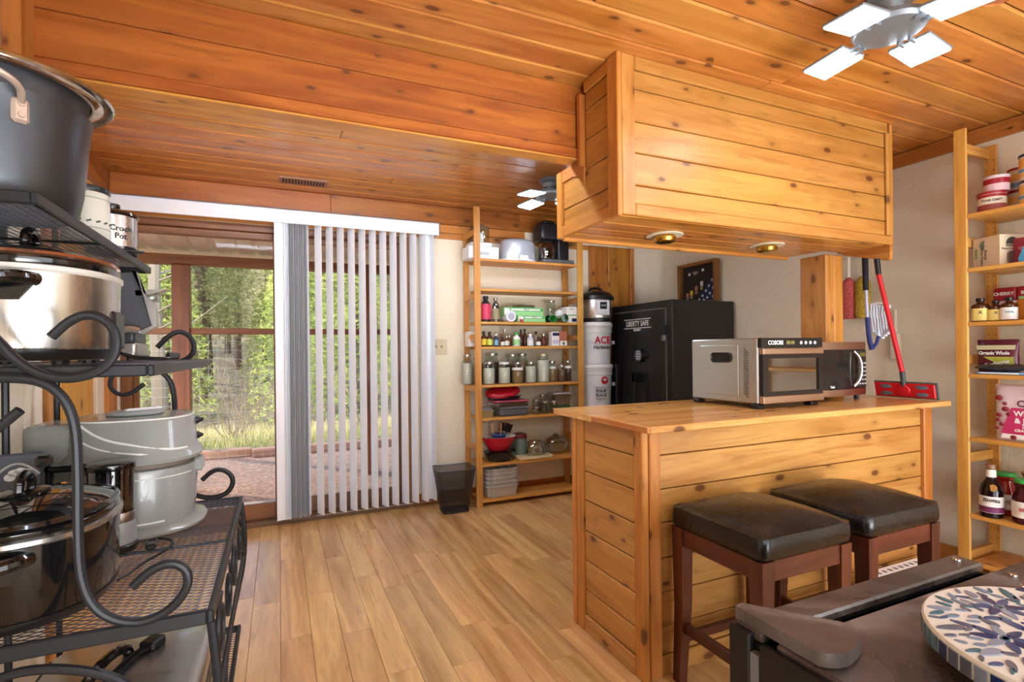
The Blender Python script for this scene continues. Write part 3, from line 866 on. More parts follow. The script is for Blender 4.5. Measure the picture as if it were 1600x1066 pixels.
for i, (h, r0, n, tf, mt, bk) in enumerate(((9.5, 1.25, 4600, .13, leafm('needles_green', (106, 112, 62), (170, 170, 106)), bark('bark_brown', (106, 84, 66))),
                                            (11.5, 1.05, 4000, .12, leafm('needles_olive', (118, 120, 70), (180, 176, 118)), bark('bark_grey', (118, 100, 84))),
                                            (5.0, 1.15, 3600, .11, leafm('needles_fresh', (124, 140, 60), (190, 196, 104)), bark('bark_brown', (106, 84, 66))))):
    rg = random.Random(40 + i)
    me_t = trunk(rg, h, .10 + .012 * h).mesh('trunk'); me_t.materials.append(bk)
    me_f = needles(rg, n, h * (.22 if i < 2 else .06), h, r0, tf, .0085, 8).mesh('foliage', smooth=False); me_f.materials.append(mt)
    kinds.append((me_t, me_f))
KL = ('pine tree with grey green crown beyond the porch fence', 'tall slender olive pine trunk beyond the porch fence', 'young bright green pine filling the edge of the wood')
rt = random.Random(5); spots = []
for j in range(80):
    for _ in range(60):
        y = 14.0 + (j / 80) ** 1.2 * 36 + rt.uniform(-1.5, 1.5)
        x = y * rt.uniform(-.42, .50) + .3
        if all((x - a) ** 2 + (y - b_) ** 2 > 2.35 ** 2 for a, b_ in spots): break
    spots.append((x, y))
for j, (x, y) in enumerate(spots):
    k = rt.choice((0, 0, 1, 1, 2)) if y < 30 else rt.choice((0, 1))
    t = thing('pine_tree', KL[k], 'tree', (x, y, terrain_z(x, y) - .05), rt.random() * 6.28, ('grey green pines beyond the porch', 'slender olive pines beyond the porch', 'young bright pines beyond the porch')[k])
    s_ = rt.uniform(.75, 1.15); t.scale = (s_ * 1.05, s_ * 1.05, s_)
    for nm, me in zip(('trunk', 'foliage'), kinds[k]):
        o = bpy.data.objects.new(nm, me); C.objects.link(o); o.parent = t
# pale aspen trunk and bare shrubs
asp = thing('aspen_tree', 'pale bare aspen trunk just outside the porch rail', 'tree', (-1.55, 8.6, -.2))
g = G(); g.tube([(0, 0, 0), (.05, 0, 1), (-.03, .03, 2.0), (.0, 0, 3.2), (.05, 0, 4.6)], lambda t: .11 * (1 - .55 * t), 9, 1)
g.build('trunk', plain('aspen_bark', (140, 126, 106), .8, nz=.45, nscale=9), asp)
def twigs(rg, n, h, spread, r=.007):
    g = G()
    for k in range(n):
        a = rg.random() * 2 * PI; p = Vector((rg.uniform(-.1, .1), rg.uniform(-.1, .1), 0)); pts = [p]
        d = Vector((math.cos(a) * spread, math.sin(a) * spread, 1)).normalized()
        for q in range(5):
            d = (d + Vector((rg.gauss(0, .16), rg.gauss(0, .16), rg.gauss(-.02, .1)))).normalized(); p = p + d * h / 5; pts.append(p)
            if q > 1:
                e = (d + Vector((rg.gauss(0, .6), rg.gauss(0, .6), 0))).normalized()
                g.tube([p, p + e * h * .16, p + e * h * .24 + Vector((0, 0, .02))], lambda t: r * .5 * (1 - .6 * t), 3)
        g.tube(pts, lambda t: r * (1 - .7 * t), 4)
    return g
rg = random.Random(9)
g = G()
for k in range(12):
    z = rg.uniform(1.4, 3.6); a = rg.uniform(-1.2, 1.2); l = rg.uniform(.5, 1.3)
    g.tube([(0, 0, z), (l * .5 * math.cos(a), l * .5 * math.sin(a), z + .2 * l), (l * math.cos(a), l * math.sin(a), z + .55 * l)], lambda t: .018 * (1 - .7 * t), 5)
g.build('branch', plain('aspen_bark', (206, 190, 168), .8), asp)
twm = plain('bare_twig', (140, 122, 98), .9)
for i, (x, y, h_, sp_, lab) in enumerate(((-.65, 9.4, 1.3, .6, 'bare grey shrub of fine twigs beside the porch post'), (-3.2, 10.2, 1.9, .4, 'tall bare twiggy shrub behind the aspen trunk'),
                                         (1.3, 9.9, 1.3, .5, 'bare twiggy shrub behind the drawn vanes'))):
    s_ = thing('bare_shrub', lab, 'shrub', (x, y, terrain_z(x, y)))
    skids(twigs(rg, 26, h_, sp_).build('twigs', twm, s_, smooth=False), 'stuff')
def blades(rg, n, x0, x1, y0, y1, h):
    g = G(); vs = []; fs = []
    for k in range(n):
        x = rg.uniform(x0, x1); y = rg.uniform(y0, y1); z = terrain_z(x, y); hh_ = h * rg.uniform(.4, 1.2)
        b = len(vs); a = rg.random() * PI; w = .006
        vs += [(x - w * math.cos(a), y - w * math.sin(a), z), (x + w * math.cos(a), y + w * math.sin(a), z), (x + rg.gauss(0, .05), y + rg.gauss(0, .05), z + hh_)]
        fs.append((b, b + 1, b + 2))
    return g.add(vs, fs)
o = skids(blades(rg, 9000, -3.5, 4.5, 8.0, 11.5, .20).build('dry_grass', plain('straw', (206, 190, 128), .8), None, smooth=False), 'stuff'); tag(o, 'dry straw coloured grass growing behind the timber edging', 'grass')
o = skids(blades(rg, 2600, -1.6, 2.5, 8.0, 9.4, .15).build('green_grass', plain('grass_green', (136, 150, 72), .8), None, smooth=False), 'stuff'); tag(o, 'fresh green grass tufts behind the timber edging', 'grass')
# ================================================================== METAL RACK AND WHAT STANDS ON IT
rk = thing('wire_rack', 'black metal bakers rack with mesh shelves and scrolled ends against the left wall', 'rack', (-.41, 1.65, 0))
OK_ = (-.41, 1.65, 0)
mesh_grey = plain('mesh_grey', (92, 96, 104), .32, .5)
def mesh_shelf(x0, x1, y0, y1, z, rim, dx=.0165, p=.0078):
    G(OK_).box(x1 - .012, x1, y0, y1, z - rim, z + .001, .003).box(x0, x0 + .012, y0, y1, z - rim, z + .001, .003)\
        .box(x0 + .012, x1 - .012, y0, y0 + .012, z - rim, z + .001, .003).box(x0 + .012, x1 - .012, y1 - .012, y1, z - rim, z + .001, .003).build('shelf_frame', black_metal, rk)
    G(OK_).box(x0 + .012, x1 - .012, (y0 + y1) / 2 - .006, (y0 + y1) / 2 + .006, z - .012, z - .0055, .002).build('cross_bar', black_metal, rk)
    vs = []; fs = []
    j = 0; ya = y0 + .012
    nx_ = int((x1 - x0 - .024) / dx)
    while ya + j * p < y1 - .012 - p:
        pts = [(x0 + .012 + i * dx, ya + (j + ((i + j) % 2)) * p) for i in range(nx_ + 1)] + [(x1 - .012, ya + j * p + p * .5)]
        w = .0007
        for (a, b_) in zip(pts[:-1], pts[1:]):
            n = len(vs)
            for (x_, y_) in (a, b_):
                vs += [(x_, y_ - w, z - .0032), (x_, y_ + w, z - .0028), (x_, y_ + w, z - .0042), (x_, y_ - w, z - .0042)]
            fs += [(n + q, n + (q + 1) % 4, n + 4 + (q + 1) % 4, n + 4 + q) for q in range(4)]
        j += 1
    g = G(OK_); g.v = [tuple(Vector(v_) - g.off) for v_ in vs]; g.f = fs
    me = bpy.data.meshes.new('mesh_grid'); me.from_pydata(g.v, [], g.f); me.materials.append(mesh_grey)
    o = bpy.data.objects.new('mesh_grid', me); C.objects.link(o); o.parent = rk; skids(o, 'stuff')
XW = -.675
mesh_shelf(XW, -.125, 1.20, 2.11, .708, .028)
mesh_shelf(XW, -.220, 1.20, 2.11, 1.200, .022)
mesh_shelf(XW, -.392, 1.20, 2.11, 1.513, .022)
mesh_shelf(XW, -.135, 1.20, 2.11, .250, .022)
def tb(pts2, y, nm='scroll', r=.0085, sm=2):
    return G(OK_).tube([(a, y, b_) for a, b_ in pts2], r, 10, sm).build(nm, black_metal, rk)
tb([(-.372, 1.253), (-.345, 1.284), (-.317, 1.296), (-.290, 1.284), (-.275, 1.255), (-.279, 1.215), (-.305, 1.187), (-.345, 1.176), (-.385, 1.184), (-.42, 1.21), (-.448, 1.252), (-.50, 1.31), (-.55, 1.39), (-.56, 1.49)], 1.188)
tb([(-.60, 1.165), (-.52, 1.18), (-.44, 1.183), (-.385, 1.176), (-.352, 1.142), (-.338, 1.09), (-.336, 1.0), (-.337, .90), (-.335, .82), (-.318, .76), (-.284, .726), (-.240, .712), (-.196, .727), (-.166, .765), (-.167, .80), (-.192, .82), (-.225, .812), (-.256, .784)], 1.188)
tb([(-.52, 1.03), (-.475, 1.068), (-.44, 1.10), (-.415, 1.125)], 1.186)
tb([(-.56, .58), (-.50, .64), (-.44, .668), (-.38, .664), (-.31, .638), (-.26, .60), (-.23, .54), (-.225, .46), (-.24, .38), (-.20, .30)], 1.188)
tb([(-.380, 1.243), (-.350, 1.279), (-.318, 1.300), (-.288, 1.288), (-.270, 1.252), (-.275, 1.220), (-.30, 1.196), (-.36, 1.186), (-.44, 1.22), (-.50, 1.29), (-.55, 1.38), (-.56, 1.49)], 2.122)
tb([(-.48, 1.176), (-.508, 1.150), (-.515, 1.115), (-.492, 1.086), (-.458, 1.086), (-.418, 1.120)], 2.122, r=.007)
tb([(-.385, 1.172), (-.352, 1.145), (-.335, 1.105), (-.330, 1.03), (-.332, .92), (-.335, .82), (-.318, .76), (-.275, .725), (-.225, .708), (-.178, .717), (-.155, .75), (-.160, .785), (-.190, .809), (-.222, .805), (-.252, .776)], 2.122)
# rear uprights
for yy in (1.205, 1.76, 2.10):
    G(OK_).tube([(-.645, yy, .0), (-.645, yy, 1.86)], .0085, 8).build('upright', black_metal, rk)
for yy in (1.205, 2.105):
    G(OK_).tube([(-.130, yy, .684), (-.124, yy, .62), (-.119, yy, .56), (-.124, yy, .47), (-.142, yy, .38), (-.168, yy, .25), (-.19, yy, .08), (-.175, yy, .02), (-.14, yy, .006)], .0085, 8, 2).build('leg', black_metal, rk)
# scroll panel under the low shelf, on the side towards the room
def curl(cy, cz, r, s_, n=16, turns=1.35):
    pts = []
    for k in range(n + 1):
        t = k / n; a = s_ * t * turns * 2 * PI + (PI / 2); rr = r * (1 - .62 * t)
        pts.append((-.127, cy + rr * math.cos(a), cz + rr * math.sin(a)))
    return pts
for (cy, s_) in ((1.36, 1), (1.55, -1), (1.76, 1), (1.95, -1)):
    G(OK_).tube(curl(cy, .60, .078, s_), .005, 6).build('curl', black_metal, rk)
G(OK_).tube([(-.124, 1.205, .50), (-.124, 2.105, .50)], .006, 8).build('side_bar', black_metal, rk)
G(OK_).tube([(-.124, 2.105, .50), (-.124, 2.02, .56), (-.124, 1.97, .66)], .005, 6, 2).build('curl', black_metal, rk)

anod = plain('anodised_grey', (78, 80, 84), .34, .75)
gl_lid = glass('lid_glass', (205, 208, 206), 0, fac=.35)
shiny_black = plain('gloss_black', (16, 16, 17), .12, coat=.5)
# ---- stock pot
sp = thing('stock_pot', 'large dark grey stock pot with glass lid on the top rack shelf', 'pot', (-.545, 1.44, 1.5145))
G().lathe([(.10, 0), (.128, .003), (.142, .018), (.150, .06), (.160, .17), (.166, .215), (.168, .222), (.160, .224), (.158, .226), (.160, .264), (.166, .268)], n=48, cap1=False).build('body', anod, sp)
G().lathe([(.166, .262), (.170, .264), (.166, .268)], n=48, cap0=False, cap1=False).build('rim', steel, sp)
G().lathe([(.203, .262), (.207, .266), (.204, .271), (.189, .272), (.186, .266)], n=48, cap0=False, cap1=False).build('lid_rim', chrome, sp)
G().lathe([(.187, .270), (.15, .292), (.10, .305), (.05, .310), (.001, .311)], n=48, cap0=False, cap1=False).build('lid_glass', gl_lid, sp)
G().lathe([(.05, .314), (.052, .319), (.04, .325), (.0, .328)], n=24, cap1=False).build('lid_boss', steel, sp)
hm = plain('cast_nickel', (216, 200, 186), .3, .6)
def pot_handle(az):
    M = Matrix.Rotation(az, 4, 'Z')
    for s_ in (-1, 1):
        A = M @ Matrix.Rotation(s_ * .40, 4, 'Z')
        G().box(.155, .168, -.014, .014, .155, .205, .006, M=A).build('handle_plate', hm, sp)
        G().cyl(A @ Vector((.167, 0, .17)), A @ Vector((.171, 0, .17)), .007, .005, 10).cyl(A @ Vector((.167, 0, .192)), A @ Vector((.171, 0, .192)), .007, .005, 10).build('rivet', hm, sp)
    pts = [M @ Matrix.Rotation(q, 4, 'Z') @ Vector((r_, 0, z_)) for q, r_, z_ in ((-.40, .168, .195), (-.36, .195, .215), (-.2, .215, .225), (0, .22, .228), (.2, .215, .225), (.36, .195, .215), (.40, .168, .195))]
    G().tube(pts, .0065, 8, 2).build('handle', hm, sp)
pot_handle(math.radians(-78)); pot_handle(math.radians(102))
# ---- canister
cn_ = thing('canister', 'cream enamel canister with dark lid behind the stock pot on the top rack shelf', 'canister', (-.463, 1.715, 1.5145))
G().lathe([(.050, 0), (.052, .004), (.052, .125), (.050, .13)], n=28).build('body', plain('cream_enamel', (222, 220, 206), .3), cn_)
G().lathe([(.0525, .035), (.0525, .037)], n=28, cap0=False, cap1=False).lathe([(.0526, .112), (.0526, .114)], n=28, cap0=False, cap1=False).build('green_line', plain('sage_line', (130, 150, 130), .5), cn_)
G().lathe([(.0535, .131), (.0545, .134), (.0535, .144), (.045, .148), (.0, .150)], n=28, cap1=False).build('lid', plain('canister_lid', (40, 50, 52), .25), cn_)
g = G()
for k in range(16):
    A = Matrix.Rotation(k * PI / 8, 4, 'Z') @ Matrix.Translation((.0525, 0, .052)) @ Matrix.Rotation(.4, 4, 'X')
    g.box(-.0006, .0006, -.0055, .0055, -.0022, .0022, 0, M=A)
skids(g.build('leaf_band', plain('leaf_green', (58, 84, 66), .5), cn_), 'stuff')
# ---- little crock
lc = thing('small_slow_cooker', 'little stainless slow cooker with black lid at the far end of the top rack shelf', 'slow cooker', (-.447, 1.885, 1.5145))
G().lathe([(.060, 0), (.064, .004), (.064, .014), (.058, .018)], n=32).build('base', black_pl, lc)
G().lathe([(.060, .018), (.062, .02), (.062, .108), (.060, .11)], n=32, cap0=False).build('body', brushed('brushed_steel_z', (206, 202, 196), 0, .26), lc)
G().lathe([(.065, .109), (.067, .112), (.065, .119), (.055, .125), (.02, .130), (.0, .131)], n=32, cap1=False).build('lid', shiny_black, lc)
G().lathe([(.018, .129), (.022, .138), (.021, .148), (.0, .150)], n=16, cap1=False).build('lid_knob', shiny_black, lc)
text('Crock\nPot', .022, plain('print_dark', (40, 40, 44), .5), lc, (.034, -.0525, .058), (PI / 2, 0, math.radians(33)), name='lettering', bold=.0004)
G().box(-.03, .07, -.085, -.062, .0, .006, .002, M=Matrix.Rotation(.3, 4, 'Z')).build('plug', black_pl, lc)
cdp = thing('white_saucer', 'small white plate on the edge of the top rack shelf', 'plate', (-.43, 1.79, 1.5145))
G().lathe([(.012, 0), (.022, .002), (.034, .008), (.033, .0095), (.02, .004), (.0, .003)], n=28, cap1=False).build('dish', white_pl, cdp)

# ---- oval slow cookers
def oval_cooker(nm, lab, loc, rx, ry, h, bodym, bandm, lidm, kn_z, handle_z, lidrimm):
    t = thing(nm, lab, 'slow cooker', loc)
    k = ry / rx; E_ = 2.3
    G().lathe([(rx * .8, .008), (rx * .93, .010), (rx * .97, .02), (rx * .98, .03)], n=48, sy=k, e=E_).build('base', black_pl, t)
    G().lathe([(rx * .965, .03), (rx * .975, .034), (rx, h - .004), (rx, h)], n=56, sy=k, e=E_, cap0=False).build('body', bodym, t)
    G().lathe([(rx * 1.005, h - .004), (rx * 1.03, h), (rx * 1.03, h + .008), (rx * .99, h + .010)], n=56, sy=k, e=E_, cap0=False, cap1=False).build('band', bandm, t)
    G().lathe([(rx * .97, h + .004), (rx * 1.0, h + .012), (rx * 1.0, h + .022), (rx * .97, h + .026), (rx * .9, h + .024)], n=56, sy=k, e=E_, cap1=False).build('crock_rim', shiny_black, t)
    G().lathe([(rx * .97, h + .0265), (rx * 1.0, h + .030), (rx * .985, h + .036), (rx * .94, h + .037)], n=56, sy=k, e=E_, cap0=False, cap1=False).build('lid_rim', lidrimm, t)
    G().lathe([(rx * .95, h + .035), (rx * .82, h + .044), (rx * .55, h + .056), (rx * .25, h + .062), (.001, h + .063)], n=56, sy=k, e=E_, cap0=False, cap1=False).build('lid', lidm, t)
    G().lathe([(rx * .26, h + .0625), (rx * .27, h + .066), (rx * .2, h + .070), (.0, h + .071)], n=24, sy=1.3, cap1=False).build('knob_base', shiny_black, t)
    G().tube([(0, -.03, h + .068), (0, -.028, h + .088), (0, -.012, h + .1), (0, .012, h + .1), (0, .028, h + .088), (0, .03, h + .068)], .009, 8, 2).build('lid_handle', shiny_black, t)
    for s_ in (-1, 1):
        y_ = s_ * ry
        G().tube([(-.062, y_ * .93, handle_z + .004), (-.052, y_ * 1.06, handle_z + .006), (-.03, y_ * 1.16, handle_z + .004), (.0, y_ * 1.19, handle_z), (.03, y_ * 1.16, handle_z + .004), (.052, y_ * 1.06, handle_z + .006), (.062, y_ * .93, handle_z + .004)], .0125, 10, 2).build('handle', shiny_black, t)
        G().rings([[(-.062 + .0 * q, y_ * (.95 + .05 * q), handle_z - .004), (.062, y_ * (.95 + .05 * q), handle_z - .004), (.040, y_ * (.95 + .05 * q), handle_z - .036), (-.040, y_ * (.95 + .05 * q), handle_z - .036)] for q in (0, 1)]).build('handle_guard', shiny_black, t)
    for (sx, sy) in ((-1, -1), (1, -1), (-1, 1), (1, 1)):
        G().cyl((sx * rx * .5, sy * ry * .5, 0), (sx * rx * .5, sy * ry * .5, .009), .014, .016, 10).build('foot', black_pl, t)
    return t
oc = oval_cooker('slow_cooker', 'oval brushed steel slow cooker with black lid on the middle rack shelf', (-.478, 1.425, 1.2012), .148, .178, .182,
            brushed('brushed_steel_z', (206, 202, 196), 0, .26), plain('cream_band', (206, 202, 194), .3), shiny_black, 0, .158, plain('copper_rim', (196, 150, 120), .2, .9))
G().box(.138, .152, -.03, .05, .03, .115, .01).build('control_box', black_pl, oc)
oc2 = oval_cooker('slow_cooker', 'oval gloss black slow cooker with clear glass lid on the wide low rack shelf', (-.478, 1.385, .7092), .152, .178, .168,
            shiny_black, plain('steel_band', (196, 192, 186), .22, .9), gl_lid, 0, .140, shiny_black)
G().lathe([(.03, 0), (.03, .006), (.022, .014), (.0, .016)], n=24, cap1=False, M=Matrix.Translation((-.03, -.178, .065)) @ Matrix.Rotation(PI / 2, 4, 'X')).build('control_dial', plain('dial_dark', (30, 30, 32), .3), oc2)
G().lathe([(.036, 0), (.038, .004), (.034, .005)], n=24, cap0=False, cap1=False, M=Matrix.Translation((-.03, -.176, .065)) @ Matrix.Rotation(PI / 2, 4, 'X')).build('dial_ring', chrome, oc2)

# ---- food slicer
sl = thing('food_slicer', 'grey folding food slicer with steel plate on the middle rack shelf', 'slicer', (-.43, 1.86, 1.2012))
OSL = (-.43, 1.86, 1.2)
grey_d = plain('slicer_grey', (92, 94, 98), .35, .2)
G(OSL).prism([(-.52, 1.44), (-.385, 1.452), (-.372, 1.455), (-.352, 1.37), (-.335, 1.305), (-.365, 1.283), (-.40, 1.290), (-.398, 1.322), (-.45, 1.322), (-.50, 1.30), (-.53, 1.34)], 1, 1.80, 1.83).build('carriage', grey_d, sl)
G(OSL).prism([(-.376, 1.455), (-.366, 1.452), (-.330, 1.30), (-.365, 1.282), (-.35, 1.275), (-.318, 1.30), (-.322, 1.36), (-.356, 1.40)], 1, 1.775, 1.80).build('edge', steel, sl)
G(OSL).rbox(-.362, -.322, 1.80, 1.86, 1.372, 1.398, .015).build('clear_guard', glass('guard', (205, 220, 214), .1, fac=.4), sl)
G(OSL).prism([(-.375, 1.402), (-.298, 1.409), (-.335, 1.392), (-.372, 1.386)], 1, 1.80, 1.86).build('blade_guard', steel, sl)
G(OSL).rbox(-.52, -.37, 1.79, 1.95, 1.213, 1.252, .01).build('base', steel, sl)
G(OSL).rbox(-.52, -.376, 1.80, 1.95, 1.252, 1.30, .01).build('housing', plain('slicer_dark', (58, 60, 64), .3), sl)
G(OSL).box(-.448, -.412, 1.775, 1.79, 1.205, 1.335, .012).build('bracket', plain('slicer_plate', (120, 120, 116), .35, .6), sl)
G(OSL).tube([(-.43, 1.77, 1.27), (-.41, 1.765, 1.285), (-.38, 1.77, 1.292), (-.36, 1.775, 1.285)], .011, 8, 2).build('crank', steel, sl)
for x_ in (-.50, -.39):
    for y_ in (1.81, 1.93): G(OSL).cyl((x_, y_, 1.201), (x_, y_, 1.214), .009).build('foot', black_pl, sl)
cd = thing('power_cord', 'black coiled appliance cord with plug lying on the middle rack shelf edge', 'cord', (-.34, 1.62, 1.2012))
OC1 = (-.34, 1.62, 1.2012)
G(OC1).tube([(-.40, 1.70, 1.235), (-.37, 1.68, 1.215), (-.33, 1.65, 1.209), (-.29, 1.63, 1.208), (-.27, 1.66, 1.208), (-.30, 1.70, 1.208), (-.35, 1.70, 1.209), (-.37, 1.74, 1.209)], .0045, 6, 2).tube([(-.37, 1.66, 1.222), (-.33, 1.61, 1.212), (-.28, 1.61, 1.209), (-.25, 1.65, 1.209)], .004, 6, 2).build('cable', black_pl, cd)
G(OC1).box(-.012, .018, -.01, .01, 0, .018, .004, M=Matrix.Translation((-.262, 1.64, 1.206)) @ Matrix.Rotation(.5, 4, 'Z')).build('plug', black_pl, cd)

# ---- pale grey juicer / dehydrator body
cgm = plain('warm_grey_plastic', (142, 145, 142), .22, coat=.3)
dh = thing('grain_mill', 'bulky pale grey rounded countertop appliance at the far end of the wide rack shelf', 'appliance', (-.395, 1.895, .7092))
def bl_(prof, nm, m, c=(0, 0), sx=1.0, sy=1.0, e=2.4, n=56, c0=True, c1=True):
    return G().lathe(prof, (c[0], c[1], 0), n=n, sx=sx, sy=sy, e=e, cap0=c0, cap1=c1).build(nm, m, dh)
bl_([(.172, 0), (.180, .003), (.182, .010), (.176, .016), (.160, .020), (.152, .024)], 'base', cgm, sy=.95)
bl_([(.150, .022), (.150, .03), (.158, .172), (.156, .182), (.146, .186)], 'lower_tub', cgm, sy=.95)
bl_([(.146, .187), (.147, .198)], 'seam_gap', plain('seam_brown', (120, 104, 90), .6), sy=.95)
bl_([(.160, .199), (.170, .202), (.174, .212), (.168, .222), (.158, .235), (.152, .318), (.146, .327), (.05, .333), (.0, .334)], 'upper_housing', cgm, sy=.95, c1=False)
bl_([(.150, .324), (.151, .3275), (.146, .3285)], 'top_line', plain('line_white', (228, 228, 222), .3), sy=.95, c0=False, c1=False)
bl_([(.070, .333), (.072, .338), (.066, .342), (.0, .343)], 'lid_disc', plain('mid_grey', (160, 164, 164), .3), c=(.0, .0), c1=False)
G().box(-.03, .07, -.012, .012, .340, .349, .004, M=Matrix.Rotation(.6, 4, 'Z')).build('lid_grip', white_pl, dh)
G().rbox(-.245, -.09, -.085, .09, .16, .318, .035).build('motor_side', cgm, dh)
for k_, (z0_, z1_, o_) in enumerate(((.305, .222, 0), (.318, .235, .35))):
    pts = []
    for q in range(13):
        t = q / 12; an = -2.55 + o_ + t * (1.9 - o_ * .6)
        z_ = z0_ + (z1_ - z0_) * (1 - (1 - t) ** 2.2); r_ = .1535 + (.004 if z_ < .24 else 0) + .001
        ct, st = math.cos(an), math.sin(an)
        x_ = math.copysign(abs(ct) ** (2 / 2.4), ct) * r_; y_ = math.copysign(abs(st) ** (2 / 2.4), st) * r_ * .95
        pts.append((x_, y_, z_))
    G().tube(pts, .0035, 6, 1).build('moulded_rib', plain('rib_white', (222, 222, 216), .2), dh)
def arcz(z, a0, a1, r, n=12, e=2.4):
    out = []
    for q in range(n + 1):
        an = a0 + (a1 - a0) * q / n; ct, st = math.cos(an), math.sin(an)
        out.append((math.copysign(abs(ct) ** (2 / e), ct) * r, math.copysign(abs(st) ** (2 / e), st) * r * .95, z))
    return out
G().tube([(arcz(.182, -1.95, -1.94, .158)[0])] + arcz(.06, -1.75, -1.7, .153, 2)[:1] + arcz(.035, -1.5, -1.0, .152, 4), .003, 6, 2).tube(arcz(.160, -1.85, -.35, .1565), .002, 6).build('moulded_rib', plain('rib_white', (222, 222, 216), .2), dh)
for z_ in (.255, .303):
    G().lathe([(.014, 0), (.012, .008), (.004, .022), (.0, .024)], n=12, cap1=False, M=Matrix.Translation((.150, .02, z_)) @ Matrix.Rotation(PI / 2, 4, 'Y')).build('control_knob', plain('knob_navy', (24, 30, 38), .3), dh)
G().box(.150, .176, -.03, .03, .150, .192, .006).build('latch', cgm, dh)
# ---- chopper
ch_ = thing('food_chopper', 'small food chopper with clear bowl, black lid and grey base on the wide rack shelf', 'chopper', (-.405, 1.672, .7092))
G().lathe([(.056, 0), (.058, .006), (.058, .016), (.054, .020)], n=32).build('foot_ring', black_pl, ch_)
G().lathe([(.054, .020), (.057, .024), (.055, .05), (.052, .078), (.050, .082)], n=32, cap0=False).build('base', plain('base_grey', (150, 152, 152), .3, .3), ch_)
G().lathe([(.0525, .078), (.053, .084), (.052, .098), (.05, .102)], n=32, cap0=False, cap1=False).build('steel_band', steel, ch_)
G().lathe([(.046, .102), (.050, .106), (.052, .20), (.052, .214)], n=32, cap0=False, cap1=False).build('bowl', glass('smoky_bowl', (150, 148, 156), 0, fac=.3), ch_)
G().lathe([(.054, .214), (.055, .218), (.054, .228), (.045, .232), (.02, .234), (.0, .234)], n=32, cap1=False).build('lid', shiny_black, ch_)
G().box(-.135, -.045, -.012, .012, .215, .232, .005).box(-.135, -.118, -.012, .012, .07, .232, .005).box(-.15, -.12, -.018, .018, .232, .262, .007).build('handle', shiny_black, ch_)
# ---- black appliance plug and cord on the low shelf
c2 = thing('power_cord', 'black cord with two-pin plug lying on the wide rack shelf by the chopper', 'cord', (-.31, 1.62, .7092))
OC2 = (-.31, 1.62, .7092)
G(OC2).tube([(-.328, 1.67, .714), (-.33, 1.70, .714), (-.315, 1.71, .715), (-.305, 1.68, .716), (-.312, 1.66, .716)], .0035, 6, 2).tube([(-.325, 1.39, .73), (-.32, 1.46, .716), (-.31, 1.52, .714), (-.27, 1.60, .714), (-.262, 1.66, .714), (-.29, 1.70, .714), (-.31, 1.71, .714)], .0035, 6, 2).build('cable', black_pl, c2)
G(OC2).box(-.012, .012, -.018, .014, 0, .016, .005, M=Matrix.Translation((-.311, 1.635, .712)) @ Matrix.Rotation(.15, 4, 'Z')).build('plug', black_pl, c2)
# ---- embossed tin
tn = thing('embossed_tin_box', 'grey metal tin with pale palm tree relief beside a rear rack upright', 'tin', (-.605, 1.715, .7092), math.radians(10))
A = Matrix.Rotation(math.radians(-9), 4, 'X')
G().box(-.058, .045, -.016, .016, .0, .262, .006, M=A).build('body', plain('tin_grey', (84, 88, 94), .4, .2), tn)
pm = plain('tin_palm', (214, 212, 210), .35, .4)
g = G()
g.prism([(-.012, .12), (-.004, .12), (.004, .19), (-.002, .192)], 1, -.020, -.0165, M=A)
for k in range(5):
    an = math.radians(15 + k * 37); cx, cz = .001 + .02 * math.cos(an), .197 + .018 * math.sin(an)
    g.prism([(cx + .012 * math.cos(q * PI / 4), cz + .010 * math.sin(q * PI / 4)) for q in range(8)], 1, -.0202, -.0164 - k * .0002, M=A)
g.build('palm_relief', pm, tn)
G().tube([A @ Vector((-.05 + .088 * t / 8, -.0175, .205 + .03 * math.sin(PI * t / 8))) for t in range(9)], .0035, 6).build('arch_relief', pm, tn)
# ---- electric roaster on the bottom shelf
ro = thing('electric_roaster', 'wide stainless electric roaster with a strap handle on the bottom rack shelf', 'roaster', (-.375, 1.60, .2512))
G().rbox(-.185, .185, -.235, .235, .0, .10, .05, 8).build('body', black_pl, ro)
rr = []
def rr_(i, z, x0=-.195, x1=.195, y0=-.245, y1=.245, r=.07):
    out = []
    for (cx, cy, a0) in ((x1 - r, y1 - r, 0), (x0 + r, y1 - r, 90), (x0 + r, y0 + r, 180), (x1 - r, y0 + r, 270)):
        for k in range(8):
            an = math.radians(a0 + 90 * k / 7); sc_ = (1 - i)
            out.append(((cx + r * math.cos(an)) * sc_, (cy + r * math.sin(an)) * sc_, z))
    return out
G().rings([rr_(0, .10), rr_(-.01, .104), rr_(-.01, .112), rr_(0, .116)]).build('rim', plain('roaster_rim', (70, 74, 80), .3, .5), ro)
G().rings([rr_(.015, .116), rr_(.02, .135), rr_(.06, .155), rr_(.18, .168), rr_(.45, .174), rr_(.95, .175)], ).build('lid', brushed('lid_steel', (196, 196, 194), 1, .3), ro, ang=60)
G().tube([(-.055, -.11, .172), (-.05, -.10, .195), (-.035, -.04, .212), (-.015, .03, .212), (.0, .075, .198), (.003, .085, .172)], .013, 10, 2).build('lid_handle', shiny_black, ro)
G().tube([(-.03, -.12, .178), (-.012, -.03, .184), (.02, .06, .186), (.05, .10, .182)], .0055, 6, 2).tube([(-.015, -.12, .178), (.0, -.03, .182), (.03, .05, .184), (.055, .09, .182)], .005, 6, 2).build('cord', black_pl, ro)
G().box(-.022, .022, -.03, .02, 0, .024, .005, M=Matrix.Translation((.055, .105, .173)) @ Matrix.Rotation(-.5, 4, 'Z')).build('plug', black_pl, ro)
